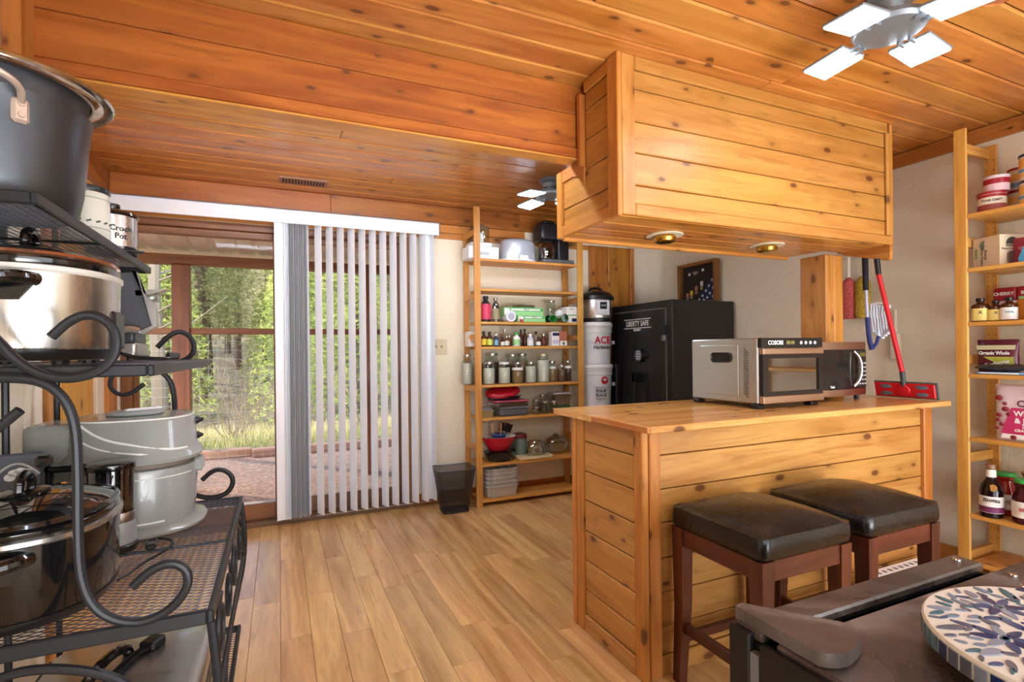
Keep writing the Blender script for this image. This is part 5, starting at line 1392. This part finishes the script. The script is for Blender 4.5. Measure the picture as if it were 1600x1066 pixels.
for (cy, cz, lab) in ((.12, .285, 'round white badge at the upper left of the shadow box'), (-.045, .305, 'round white badge near the top middle of the shadow box'), (.045, .285, 'winged silver badge between two round badges')):
    bd = thing('badge', lab, 'badge', (3.417, 3.57 + cy, 1.6045 + cz))
    if cy == .045:
        G().prism([(-.045, .01), (-.02, .0), (-.012, -.012), (.012, -.012), (.02, 0), (.045, .01), (.02, .014), (0, .02), (-.02, .014)], 0, -.001, .005).build('wings', plain('badge_silver', (160, 158, 150), .3, .7), bd)
    else:
        G().lathe([(.014, 0), (.012, .004)], n=16, M=Matrix.Translation((.004, 0, 0)) @ Matrix.Rotation(-PI / 2, 4, 'Y')).build('disc', paper, bd)

# ================================================================== ON THE BAR
dd = thing('food_dehydrator', 'steel box dehydrator with glass door and control strip standing on the bar', 'dehydrator', (2.13, 1.86, .9455))
OD = (2.13, 1.86, .9455)
Z0, Z1 = .966, 1.262
G(OD).box(1.934, 2.330, 1.672, 2.078, Z0, Z1, .006).build('housing', steel, dd)
G(OD).box(1.928, 1.9335, 1.775, 2.01, .995, 1.232, .002).build('side_panel', steel, dd)
G(OD).rbox(1.815, 1.935, 1.150, 1.198, 1.9270, 1.9290, .02, M=Matrix(((0, 0, 1, 0), (1, 0, 0, 0), (0, 1, 0, 0), (0, 0, 0, 1)))).build('hand_hole', black_pl, dd)
g = G(OD)
for k in range(17):
    z_ = 1.005 + k * .0125
    g.box(-.0012, .0, -.017, .017, -.0014, .0014, M=Matrix.Translation((1.9336, 1.735, z_)) @ Matrix.Rotation(math.radians(38), 4, 'X'))
skids(g.build('vent_slot', black_pl, dd), 'stuff')
G(OD).box(1.932, 2.332, 1.650, 1.6715, 1.218, 1.262, .002).build('control_strip', col('strip_black', (28, 26, 26), .15), dd)
G(OD).box(1.936, 2.330, 1.642, 1.668, 1.188, 1.216, .003).build('door_band', brushed('band_steel', (200, 176, 156), 0, .3), dd)
G(OD).box(1.936, 2.330, 1.642, 1.668, .970, 1.004, .003).build('door_band', brushed('band_steel', (200, 176, 156), 0, .3), dd)
G(OD).box(1.938, 1.972, 1.648, 1.668, 1.0045, 1.1875).box(2.302, 2.328, 1.648, 1.668, 1.0045, 1.1875).box(1.9722, 2.3018, 1.648, 1.668, 1.0045, 1.022).box(1.9722, 2.3018, 1.648, 1.668, 1.170, 1.1875).build('door_frame', col('door_black', (30, 27, 26), .18), dd)
G(OD).box(1.9722, 2.3018, 1.655, 1.660, 1.022, 1.170).build('door_glass', glass('door_glass', (120, 126, 124), 0, fac=.4), dd)
G(OD).box(1.96, 2.31, 1.6685, 1.6715, 1.01, 1.18).build('cavity', plain('cavity_steel', (64, 66, 64), .4, .3), dd)
for k in range(4): G(OD).box(1.985, 2.29, 1.6605, 1.668, 1.04 + k * .034, 1.0425 + k * .034).build('tray', chrome, dd)
text('COSORI', .026, wt, dd, (2.02 - 2.13, 1.6495 - 1.86, 1.24 - .9455), (PI / 2, 0, 0), bold=.0006)
text('88:88', .024, col('led_dim', (150, 140, 80), .3), dd, (2.115 - 2.13, 1.6495 - 1.86, 1.24 - .9455), (PI / 2, 0, 0), name='display')
for k in range(4):
    G(OD).lathe([(.0085, 0), (.0075, .002)], n=16, M=Matrix.Translation((2.185 + k * .031, 1.650, 1.24)) @ Matrix.Rotation(PI / 2, 4, 'X')).build('button', grey_l, dd)
for (x_, y_) in ((1.955, 1.69), (2.30, 1.69), (1.955, 2.05), (2.30, 2.05)):
    G(OD).box(x_ - .022, x_ + .022, y_ - .02, y_ + .02, .9458, .9658, .003).build('foot', black_pl, dd)
mw = thing('microwave', 'black fronted microwave with curved handle between the dehydrator and the post', 'microwave', (2.565, 1.9, .9455))
OM2 = (2.565, 1.9, .9455)
G(OM2).box(2.345, 2.783, 1.745, 2.075, .972, 1.243, .005).build('housing', steel, mw)
rose = brushed('rose_steel', (196, 172, 154), 0, .3)
def curved(z0, z1, y_, bow, m_, nm, x0=2.345, x1=2.783, dz=0):
    pts = [(x0 + (x1 - x0) * q / 10, y_ - bow * (1 - (2 * q / 10 - 1) ** 2)) for q in range(11)]
    return G(OM2).prism(pts + [(x1, 1.744), (x0, 1.744)], 2, z0, z1).build(nm, m_, mw)
curved(1.205, 1.243, 1.735, .018, rose, 'front_band'); curved(.972, 1.004, 1.735, .018, rose, 'front_band')
curved(1.0045, 1.2045, 1.737, .016, col('mw_black', (30, 27, 26), .12), 'door')
G(OM2).rbox(2.40, 2.62, 1.03, 1.18, -1.7225, -1.7195, .02, M=Matrix(((1, 0, 0, 0), (0, 0, -1, 0), (0, 1, 0, 0), (0, 0, 0, 1)))).build('window', col('mw_window', (46, 42, 40), .1), mw) if False else None
G(OM2).tube([(2.668, 1.722, 1.195), (2.690, 1.706, 1.165), (2.698, 1.700, 1.11), (2.690, 1.706, 1.05), (2.668, 1.722, 1.018)], .007, 8, 2).build('handle', steel, mw)
G(OM2).box(2.712, 2.775, 1.727, 1.733, 1.01, 1.20, .002).build('keypad', col('keypad_black', (40, 36, 34), .3), mw)
g = G(OM2)
for a in range(6):
    for b_ in range(3): g.box(2.718 + b_ * .02, 2.730 + b_ * .02, 1.7255, 1.7268, 1.025 + a * .021, 1.032 + a * .021)
skids(g.build('key', grey_l, mw), 'stuff')
G(OM2).box(2.722, 2.768, 1.7252, 1.7268, 1.168, 1.188).build('display', col('display_amber', (90, 84, 40), .3), mw)
text('Tafol', .016, wt, mw, (2.50 - 2.565, 1.7195 - 1.9, 1.018 - .9455), (PI / 2, 0, 0), bold=.0004)
for (x_, y_) in ((2.37, 1.77), (2.76, 1.77), (2.37, 2.05), (2.76, 2.05)):
    G(OM2).cyl((x_, y_, .9458), (x_, y_, .973), .012, .012, 10).build('foot', black_pl, mw)

# ---- mops and dusters
mp = thing('flat_mop', 'red flat mop leaning with its head on the bar and handle against the cabinet', 'mop', (2.99, 1.66, .9455))
OMp = (2.99, 1.66, .9455)
redm = col('mop_red', (190, 22, 34), .3)
mph = G(OMp)
Mh = Matrix.Translation((2.985, 1.655, .950)) @ Matrix.Rotation(math.radians(-12), 4, 'Y')
G(OMp).rbox(-.004, .006, -.150, .150, .0, .085, .0035, M=Mh).build('pad_back', col('mop_pad', (70, 84, 78), .9), mp)
G(OMp).box(-.016, -.0042, -.143, .143, .006, .080, .004, M=Mh).build('head_plate', redm, mp)
for (cy, cz) in ((-.085, .062), (-.085, .024), (.085, .062), (.085, .024)):
    G(OMp).rings([[Mh @ Vector((-.0165 - .002 * q, cy + .030 * math.cos(2 * PI * k / 16) * (1 - .15 * q), cz + .011 * math.sin(2 * PI * k / 16) * (1 - .15 * q))) for k in range(16)] for q in (0, 1)]).build('grip_hole', col('hole_grey', (96, 100, 112), .5), mp)
G(OMp).lathe([(.032, 0), (.028, .004), (.012, .006)], n=20, M=Mh @ Matrix.Translation((-.016, 0, .042)) @ Matrix.Rotation(-PI / 2, 4, 'Y')).build('socket', redm, mp)
jA, jB, jC, jD = Vector((2.965, 1.655, .995)), Vector((2.945, 1.652, 1.085)), Vector((2.915, 1.745, 1.60)), Vector((2.912, 1.752, 1.685))
G(OMp).cyl(jA, jB, .011, .013, 12).build('joint', col('joint_grey', (58, 64, 66), .4), mp)
G(OMp).cyl(jB, jC, .0115, .0115, 14).build('pole', redm, mp)
G(OMp).cyl(jC, jD, .013, .014, 14).build('grip', black_pl, mp)
rl = thing('hook_rail', 'cream hook rail on the right wall from which the dusters hang', 'rail', (3.455, 2.10, 1.80))
G().box(-.006, .012, -.02, .24, 0, .035, .003).build('rail', col('cream_rail', (220, 206, 180), .5), rl)
for y_ in (.03, .12): G().tube([(-.006, y_, .02), (-.04, y_, .018), (-.05, y_, .03)], .004, 6, 1).build('hook', chrome, rl)
for (y_, c_, nm, lab) in ((2.222, (224, 104, 98), 'pink', 'pink chenille duster hanging on the wall next to the yellow one'), (2.132, (214, 182, 60), 'gold', 'yellow chenille duster hanging on the wall next to the pink one')):
    d_ = thing('duster', lab, 'duster', (3.40, y_, 1.80), 0, 'chenille dusters')
    G().cyl((0, 0, 0), (0, 0, -.14), .010, .010, 10).build('handle', col('cream_handle', (226, 214, 192), .4), d_)
    rg = random.Random(int(y_ * 1000)); rr = []
    for q in range(15):
        t_ = q / 14; z_ = -.13 - .27 * t_
        w_ = .047 * min(1, (.25 + t_ * 5)) * (1 if t_ < .93 else .85)
        rr.append([(rg.uniform(-.002, .002) + .032 * math.cos(2 * PI * k / 16) * (w_ / .047), w_ * math.sin(2 * PI * k / 16) + rg.uniform(-.002, .002), z_) for k in range(16)])
    m_, nt, b = _mat('chenille_' + nm); v, rnd, raw = coords(nt, (1, 1, 1))
    n1 = noise(nt, v, 110, 2); L(nt, ramp(nt, n1, [(.35, tuple(x * .55 for x in S(c_))), (.6, S(c_))]), b.inputs['Base Color']); b.inputs['Roughness'].default_value = .95
    bump(nt, n1, 1.0, .012, b)
    G().rings(rr).build('head', m_, d_, ang=80)
tm = thing('string_mop', 'mop with black grip, silver pole and blue clamp hanging from the cabinet end', 'mop', (2.975, 1.85, 1.74))
OT = (2.975, 1.85, 1.74)
G(OT).cyl((2.975, 1.852, 1.742), (2.975, 1.849, 1.53), .0155, .0145, 14).build('grip', plain('foam_black', (28, 26, 36), .8), tm)
G(OT).cyl((2.975, 1.849, 1.53), (2.975, 1.843, 1.375), .0095, .0095, 12).build('pole', plain('pole_silver', (176, 180, 204), .3, .4), tm)
blue_m = col('mop_blue', (36, 48, 112), .35)
G(OT).tube([(2.975, 1.843, 1.38), (2.975, 1.835, 1.26), (2.978, 1.822, 1.20)], .012, 10, 1).tube([(2.980, 1.824, 1.205), (2.992, 1.806, 1.235), (3.000, 1.800, 1.275)], .009, 8).build('clamp', blue_m, tm)
wm = plain('mop_white', (206, 216, 228), .8)
rg = random.Random(4)
for k in range(7):
    y_ = 1.852 - k * .0145
    G(OT).tube([(3.03 + rg.uniform(-.006, .006), y_ - .01, 1.26 + abs(k - 3) * .012), (3.035, y_ - .004, 1.33), (3.03 + rg.uniform(-.004, .004), y_ + .002, 1.40), (3.03, y_, 1.455 - k * .004)], lambda t: .0085 * (1 + .25 * math.sin(t * 22)), 8, 2).build('strand', wm, tm)
G(OT).tube([(3.03, 1.86, 1.455), (3.03, 1.80, 1.46), (3.03, 1.755, 1.435)], .006, 8, 1).build('strand_bar', plain('bar_white', (226, 228, 230), .4), tm)
wc = thing('cream_dustpan', 'cream plastic dustpan handle hanging low on the right wall', 'dustpan', (3.44, 1.965, 1.14))
G().rbox(-.02, .02, -.03, .03, 0, .16, .015).build('pan', col('cream_handle', (226, 214, 192), .4), wc)
G().tube([(0, 0, .16), (0, 0, .30)], .010, 8).build('handle', col('cream_handle', (226, 214, 192), .4), wc)

# ---- white perforated bin by the bar front
hb = thing('perforated_bin', 'low white perforated plastic bin on the floor beside the far stool', 'bin', (2.60, 1.45, .001))
G().box(-.25, .25, -.055, .06, 0, .205, .01).build('body', white_g, hb)
g = G()
for k in range(12):
    for j_ in range(2):
        g.lathe([(.010, 0), (.010, .0012)], (-.225 + k * .04 + j_ * .02, -.03 + j_ * .05, .2046), 12, sx=1, sy=1.2)
skids(g.build('vent_hole', col('hole_grey', (96, 100, 112), .5), hb), 'stuff')

# ---- mosaic lazy susan on the black cabinet
ls = thing('mosaic_tray', 'round blue and white mosaic turntable on the black cabinet', 'turntable', (1.075, .345, .7305))
G().lathe([(.12, 0), (.12, .016)], n=40).build('base', black_pl, ls)
G().lathe([(.196, .016), (.200, .018), (.203, .022), (.203, .046), (.200, .050), (.0, .0505)], n=72, cap1=False).build('disc', plain('grout_white', (222, 218, 206), .4), ls)
tilec = [plain('tile_%d' % k, c, .12, coat=.6, nz=.5, nscale=25) for k, c in enumerate(((70, 92, 140), (128, 150, 176), (60, 116, 136), (104, 112, 130), (150, 164, 186), (40, 56, 110)))]
rg = random.Random(8); bt_ = {k: G() for k in range(6)}
def leaf(g, cx, cy, a, l, w, z=.0502):
    pts = []
    for q in range(12):
        t = 2 * PI * q / 12; u_ = l * math.cos(t); v_ = w * math.sin(t) * (1 - .35 * math.cos(t))
        pts.append((cx + u_ * math.cos(a) - v_ * math.sin(a), cy + u_ * math.sin(a) + v_ * math.cos(a)))
    if max(math.hypot(*p) for p in pts) < .197: g.prism(pts, 2, z, z + .0016); return True
    return False
placed = []
for (fx, fy) in ((0, 0), (.105, .03), (-.09, .07), (.02, .125), (-.03, -.11), (.10, -.09), (-.13, -.04), (.15, .11)):
    n_ = 8
    for q in range(n_):
        a = 2 * PI * q / n_ + fx * 9; r_ = .026
        cx, cy = fx + r_ * math.cos(a), fy + r_ * math.sin(a)
        if leaf(bt_[(0, 5, 4)[(q + int(fx * 40)) % 3]], cx, cy, a, .017, .0065): placed.append((cx, cy, .015))
    leaf(bt_[2], fx, fy, 0, .006, .006)
for _ in range(5000):
    a = rg.random() * 2 * PI; r_ = .192 * math.sqrt(rg.random()); cx, cy = r_ * math.cos(a), r_ * math.sin(a)
    l = rg.uniform(.008, .024)
    if all(math.hypot(cx - x_, cy - y_) > (l + q_) * .70 for x_, y_, q_ in placed):
        if leaf(bt_[rg.choice((1, 3, 2, 4, 0, 1, 3))], cx, cy, a + rg.uniform(-.7, .9), l, l * rg.uniform(.30, .44)): placed.append((cx, cy, l * .8))
for k, g in bt_.items():
    if g.v: skids(g.build('mosaic_tile', tilec[k], ls), 'stuff')
for k in range(60):
    a0, a1 = 2 * PI * k / 60 + .012, 2 * PI * (k + 1) / 60 - .012
    r0, r1 = .2028, .2045
    G().rings([[(r_ * math.cos(a0 + (a1 - a0) * q / 3), r_ * math.sin(a0 + (a1 - a0) * q / 3), z_) for q in range(4)] + [(r0 * math.cos(a0 + (a1 - a0) * q / 3), r0 * math.sin(a0 + (a1 - a0) * q / 3), z_) for q in (3, 2, 1, 0)] for r_, z_ in ((r1, .022), (r1, .044))]).build('edge_tile', tilec[(k * 5 + k // 3) % 5 if k % 4 else 5], ls)

# ================================================================== ON THE OPEN PINE SHELF (right wall)
R6, R5, R4, R3, R2, R1, R0 = [z + .001 for z in reversed(RS)]
def can(x, y, z, r, h, bodym, lidm, lab, bands=()):
    t = thing('food_can', lab, 'can', (x, y, z), 0, 'cans on the top board of the open shelf')
    G().lathe([(r * .98, 0), (r, .003), (r, h - .014)], n=30, cap1=False).build('body', bodym, t)
    G().lathe([(r * 1.03, h - .014), (r * 1.05, h - .011), (r * 1.05, h - .003), (r * .98, h - .001), (.0, h - .002)], n=30, cap0=True, cap1=False).build('lid', lidm, t)
    for (a, b_, m_) in bands: G().lathe([(r * 1.008, h * a), (r * 1.008, h * b_)], n=30, cap0=False, cap1=False).build('label_band', m_, t)
    return t
dkred = col('deep_red', (156, 26, 44), .35); cream_l = col('cream_label', (226, 214, 190), .5); dkblue = col('lid_navy', (40, 50, 84), .35); ora = col('label_amber', (236, 184, 90), .5); skyb = col('label_sky', (120, 168, 204), .5); pinkw = col('label_pinkwhite', (226, 190, 196), .5)
tr_ = (PI / 2, 0, -PI / 2 + .42)
def facing(t, r, z, body, size, m_, sx=1.0, dz=0, rot=-PI / 2 + .42):
    n_ = Vector((math.sin(rot), -math.cos(rot), 0)) * (r + .0012)
    return text(body, size, m_, t, (n_.x, n_.y, z), (PI / 2, 0, rot), sx=sx, bold=size * .02)
t = can(3.235, 1.398, R6, .055, .098, cream_l, dkred, 'cream labelled can with red lid, lower of the pair by the upright', ((.70, .84, dkred), (.05, .35, col('label_maroon', (150, 70, 60), .5))))
facing(t, .055, .052, 'Kirsch Cream', .017, ink, .8)
can(3.25, 1.385, R6 + .0985, .050, .078, pinkw, col('lid_pale', (206, 196, 200), .3), 'pink and red can with pale lid stacked on the cream labelled can', ((.45, .78, dkred),))
for k, lab in enumerate(('slim red lidded can, lower one behind the navy lidded can', 'slim red lidded can stacked on its twin')):
    can(3.375, 1.348, R6 + k * .1105, .042, .110, cream_l, dkred, lab, ((.1, .3, skyb), (.4, .7, ora)))
for k, lab in enumerate(('wide yellow can with navy lid, lower of its pair', 'wide yellow can with navy lid stacked on its twin')):
    can(3.285, 1.255, R6 + k * .1255, .054, .125, cream_l, dkblue, lab, ((.12, .26, ora), (.30, .42, skyb), (.46, .80, ora)))
# coffee filter carton, tilted
M_ = Matrix.Rotation(math.radians(-4), 4, 'Y')
t = thing('coffee_filter_box', 'beige coffee filter carton set askew on the second board', 'box', (3.285, 1.392, R5), math.radians(-20))
G().box(-.066, .066, -.0655, .0735, 0, .152, .002).build('carton_body', col('kraft_cream', (218, 198, 168), .6), t)
G().prism([(.035 * math.cos(q * PI / 10) + .0, .105 + .034 * math.sin(q * PI / 10)) for q in range(11)], 1, -.066, -.0652).build('logo_arch', col('arch_dark', (60, 62, 52), .6), t)
G().box(-.034, .034, -.066, -.0652, .093, .103).build('logo_bar', col('arch_grey', (120, 116, 100), .6), t)
text('Basket Coffee Filters', .0135, ink, t, (0, -.0662, .082), (PI / 2, 0, 0))
G().rbox(-.030, .030, .008, .070, -.0002, .0006, .02, M=Matrix(((1, 0, 0, 0), (0, 0, 1, -.0658), (0, 1, 0, 0), (0, 0, 0, 1)))).build('picture', col('picture_brown', (120, 104, 96), .6), t)
text('Basket\nCoffee Filters', .019, ink, t, (-.0668, .015, .062), (PI / 2, PI / 2, -PI / 2))
G().prism([(.052 + .0 + .024 * math.cos(q * PI / 10 - PI / 2), .112 + .024 * math.sin(q * PI / 10 - PI / 2)) for q in range(11)], 0, -.0670, -.0662, M=Matrix.Translation((0, -.04, 0))).build('logo_arch', col('arch_sage', (120, 130, 110), .6), t)
G().box(-.0668, -.0661, .050, .060, .05, .10).build('green_bar', col('bar_green', (140, 166, 70), .6), t)
t = carton('tea_box', 'deep red tea carton beside the coffee filter carton', 3.27, 3.34, 1.25, 1.335, R5, R5 + .128, dkred, rz=.15)
text('GREEN\nTEA', .016, col('pale_pink', (226, 180, 180), .5), t, (-.0358, 0, .07), (PI / 2, 0, -PI / 2))
t = thing('blue_pouch', 'bright blue pouch leaning at the front of the second board', 'pouch', (3.215, 1.225, R5))
G().prism([(-.04, 0), (.055, 0), (.062, .02), (.02, .13), (-.05, .15)], 0, -.012, .012).build('pouch', col('pouch_blue', (70, 160, 206), .3), t)
G().prism([(-.03, .05), (.01, .045), (.012, .07), (-.02, .09)], 0, -.0132, -.012).build('print', paper, t)
# bottles
lblyel = col('label_straw', (228, 206, 120), .5)
def flask(x, y, z, w, h, body, cap, labelm, lab, nm='flask_bottle', txt=None):
    t = thing(nm, lab, 'bottle', (x, y, z), 0, 'bottles on the third board of the open shelf')
    G().lathe([(w * .93, 0), (w, .004), (w, h * .62), (w * .85, h * .72), (w * .38, h * .80), (w * .36, h * .86)], n=28, e=2.6).build('body', body, t)
    G().lathe([(w * .5, h * .86), (w * .52, h * .875), (w * .52, h * .985), (w * .45, h)], n=20).build('cap', cap, t)
    if labelm: G().lathe([(w * 1.012, h * .04), (w * 1.012, h * .56)], n=28, e=2.6, cap0=False, cap1=False).build('label_wrap', labelm, t)
    return t
t = flask(3.21, 1.437, R4, .035, .118, amber, black_pl, lblyel, 'brown bottle with yellow label nearest the upright')
facing(t, .037, .045, 'X', .022, ink)
t = flask(3.215, 1.378, R4, .028, .102, amber, black_pl, lblyel, 'smaller brown bottle with yellow label beside the first')
facing(t, .030, .040, 'X', .018, ink)
t = flask(3.21, 1.324, R4, .031, .112, amber, black_pl, paper, 'brown bottle with white and teal label')
facing(t, .033, .04, 'VITAL', .013, col('teal_print', (60, 140, 150), .5))
honey = glass('honey_glass', (214, 140, 40), .05, fac=.25)
for k, (x_, y_, lab) in enumerate(((3.25, 1.285, 'amber honey jar next to the white and teal label'), (3.22, 1.245, 'amber honey jar with green top near the shelf front'), (3.25, 1.19, 'amber jar at the end of the bottle row'))):
    t = thing('honey_jar', lab, 'jar', (x_, y_, R4))
    G().lathe([(.021, 0), (.023, .003), (.023, .085), (.018, .095), (.018, .10)], n=20, e=4).build('glass', col('honey_amber', (200, 122, 34), .12), t)
    G().lathe([(.019, .10), (.02, .103), (.02, .113), (.017, .115)], n=18).build('lid', (green_p, silver_lid, green_v)[k], t)
for k, (y_, lab) in enumerate(((1.40, 'flat red topped packet behind the small bottles'), (1.31, 'second red topped packet behind the honey jars'))):
    t = thing('snack_packet', lab, 'packet', (3.36, y_, R4))
    G().rbox(-.018, .018, -.05, .045, 0, .17, .016, bz=.012).build('packet', pinkw, t)
    G().rbox(-.0195, .0195, -.051, .046, .10, .172, .017, bz=.010).build('red_top', dkred, t)
    text(('CHERRY', 'Bites')[k], .022, paper, t, (-.0200, 0, .14), (PI / 2, 0, -PI / 2), bold=.0006)
# bags, fourth board
def pouch(x, y, z, w, h, th, m_, lab, rz=0, tilt=0, nm='snack_bag', topm=None):
    t = thing(nm, lab, 'bag', (x, y, z), rz)
    M_ = Matrix.Rotation(math.radians(tilt), 4, 'Y'); rr = []
    for q in range(9):
        t_ = q / 8; k_ = math.sin(PI * min(.96, t_ * .92 + .10)) ** .6
        ww = w / 2 * (1 - .04 * math.sin(t_ * PI)); rr.append([M_ @ Vector((th * k_ * s_ * math.cos(a), ww * math.sin(a) , h * t_)) for s_ in (1,) for a in [2 * PI * j / 20 for j in range(20)]])
    rr = [[Vector((p.x, math.copysign(abs(p.y / (w / 2)) ** .55, p.y) * w / 2, p.z)) for p in r_] for r_ in rr]
    G().rings(rr).build('bag', m_, t, ang=70)
    if topm: G().box(-.004, .004, -w / 2, w / 2, h * .93, h * 1.03, .001, M=M_).build('seal', topm, t)
    return t
plum = col('plum_foil', (92, 30, 50), .25)
t = pouch(3.25, 1.385, R3, .165, .165, .026, plum, 'plum bag of organic whole cranberries standing on the fourth board', nm='cranberry_bag', topm=plum)
G().prism([(-.078, .142), (.078, .142), (.074, .120), (-.074, .120)], 0, -.0262, -.0235).build('band', col('band_straw', (196, 190, 150), .4), t)
G().prism([(-.07, .085), (.05, .085), (.0, .055), (-.072, .035)], 0, -.0290, -.0262).build('leaf_print', col('olive_print', (170, 170, 70), .4), t)
text('Organic Whole', .024, paper, t, (-.0295, .005, .103), (PI / 2, 0, -PI / 2), sx=.8, bold=.0008)
text('Cranberries', .026, paper, t, (-.0302, -.005, .052), (PI / 2, math.radians(-14), -PI / 2), sx=.8, bold=.0008)
t = pouch(3.27, 1.235, R3, .11, .14, .03, col('orange_foil', (222, 120, 70), .3), 'orange snack bag beside the plum cranberry bag', nm='snack_bag')
t = thing('bag_of_prunes', 'glossy bag of dark dried fruit lying in front of the plum bag', 'bag', (3.19, 1.33, R3 + .016))
rg = random.Random(6); rr = []
for q in range(13):
    t_ = q / 12; k_ = math.sin(PI * (t_ * .9 + .05)) ** .5
    rr.append([(.030 * k_ * math.cos(a) + rg.uniform(-.002, .002), .12 - .24 * t_, .018 + .018 * k_ * math.sin(a) * (1 + rg.uniform(-.15, .15))) for a in [2 * PI * j / 14 for j in range(14)]])
G().rings(rr).build('bag', plain('prune_film', (52, 50, 54), .15, nz=.7, nscale=70, bmp=.9, coat=.6), t, ang=80)
t = thing('flat_packet', 'flat white and blue packet lying under the dark dried fruit', 'packet', (3.19, 1.32, R3))
G().rbox(-.032, .035, -.12, .115, 0, .012, .01, bz=.004).build('packet', skyb, t)
G().rbox(-.0325, .0, -.05, .10, .003, .009, .002, bz=.001).build('print', paper, t)
# cranberry pouch, fifth board
t = pouch(3.22, 1.275, R2, .215, .262, .034, col('pouch_pinkwhite', (226, 206, 208), .3), 'big pale pouch of dried cranberries standing alone on the fifth board', nm='cranberry_pouch', topm=col('pouch_blush', (200, 160, 156), .3))
G().prism([(-.10, .16), (.035, .16), (.055, .10), (.075, .035), (-.10, .035)], 0, -.0365, -.033).build('berry_panel', col('berry_pink', (186, 46, 100), .35), t)
G().prism([(-.10, .034), (.07, .034), (.075, .012), (-.10, .012)], 0, -.036, -.031).build('foot_band', paper, t)
G().prism([(.045 * math.cos(2 * PI * k / 20) - .065, .022 * math.sin(2 * PI * k / 20) + .222) for k in range(20)], 0, -.0315, -.026).build('oval_logo', shiny_black, t)
text('Ocean', .022, paper, t, (-.0318, -.05, .222), (PI / 2, 0, -PI / 2), bold=.0005)
text('CRAN', .044, col('print_plum', (96, 36, 50), .5), t, (-.0352, -.045, .180), (PI / 2, 0, -PI / 2), bold=.001)
text('WHOLE\n& JUICY', .034, paper, t, (-.0370, -.035, .116), (PI / 2, 0, -PI / 2), bold=.001)
text('DRIED\nCRANBERRIES', .017, paper, t, (-.0370, -.03, .062), (PI / 2, 0, -PI / 2), bold=.0006)
for (y_, z_, r_) in ((.082, .205, .013), (.060, .178, .008), (.058, .152, .012), (.082, .122, .010), (.086, .098, .009), (.072, .078, .009), (.090, .058, .008), (.028, .020, .012), (.045, .128, .010)):
    G().lathe([(.001, -.002), (r_ * .7, -.0015), (r_, 0), (r_ * .7, .004), (.001, .006)], n=12, sx=1.0, sy=1.25, M=Matrix.Translation((-.034, y_, z_)) @ Matrix.Rotation(-PI / 2, 4, 'Y')).build('printed_berry', col('berry_dark', (130, 34, 46), .35), t)
# sixth board
t = thing('juice_bottle', 'dark grape juice bottle with paper neck label on the sixth board', 'bottle', (3.195, 1.395, R1))
G().lathe([(.040, 0), (.045, .004), (.046, .13), (.038, .155), (.020, .185), (.016, .20), (.016, .235)], n=30).build('body', col('juice_dark', (26, 12, 16), .08), t)
G().lathe([(.018, .235), (.018, .255), (.015, .257)], n=20).build('cap', col('cap_bronze', (150, 112, 84), .35), t)
G().lathe([(.0205, .195), (.0185, .232)], n=24, cap0=False, cap1=False).build('neck_label', paper, t)
G().lathe([(.0465, .025), (.0465, .105)], n=30, cap0=False, cap1=False).build('label_wrap', paper, t)
G().lathe([(.0470, .027), (.0470, .055)], n=30, cap0=False, cap1=False).build('label_picture', col('grape_purple', (120, 50, 96), .5, nz=.5, nscale=50), t)
facing(t, .047, .088, 'Biotta', .026, ink)
G().lathe([(.017, -.001), (.016, .002)], n=18, M=Matrix.Translation((-.036, -.022, .148)) @ Matrix.Rotation(-PI / 2 + .25, 4, 'Y') @ Matrix.Rotation(0, 4, 'Z')).build('medallion', col('medal_gold', (196, 150, 80), .4), t)
for (x_, y_, f_, lab, tx) in ((3.31, 1.39, (150, 40, 30), 'red sauce jar with green lid behind the juice bottle', 'SAUCE'), (3.215, 1.27, (60, 16, 26), 'dark beet jar with green lid at the front of the sixth board', 'BEETS')):
    t = thing('preserve_jar', lab, 'jar', (x_, y_, R1))
    G().lathe([(.045, 0), (.050, .005), (.052, .10), (.050, .12), (.040, .15), (.038, .17), (.046, .178), (.046, .185), (.040, .19)], n=30).build('glass', col('preserve_%d' % f_[0], f_, .1), t)
    G().lathe([(.043, .19), (.044, .193), (.044, .205), (.04, .208)], n=28).build('lid', green_v, t)
    G().lathe([(.0528, .03), (.0530, .105)], n=30, cap0=False, cap1=False).build('label_wrap', paper, t)
    facing(t, .053, .07, tx, .022, dkred)
t = thing('copper_strainer', 'small copper strainer on the sixth board behind the jars', 'strainer', (3.36, 1.29, R1))
G().lathe([(.03, 0), (.03, .16), (.05, .20), (.055, .215), (.05, .215), (.04, .2)], n=24).build('cup', plain('copper', (190, 130, 90), .3, .8), t)
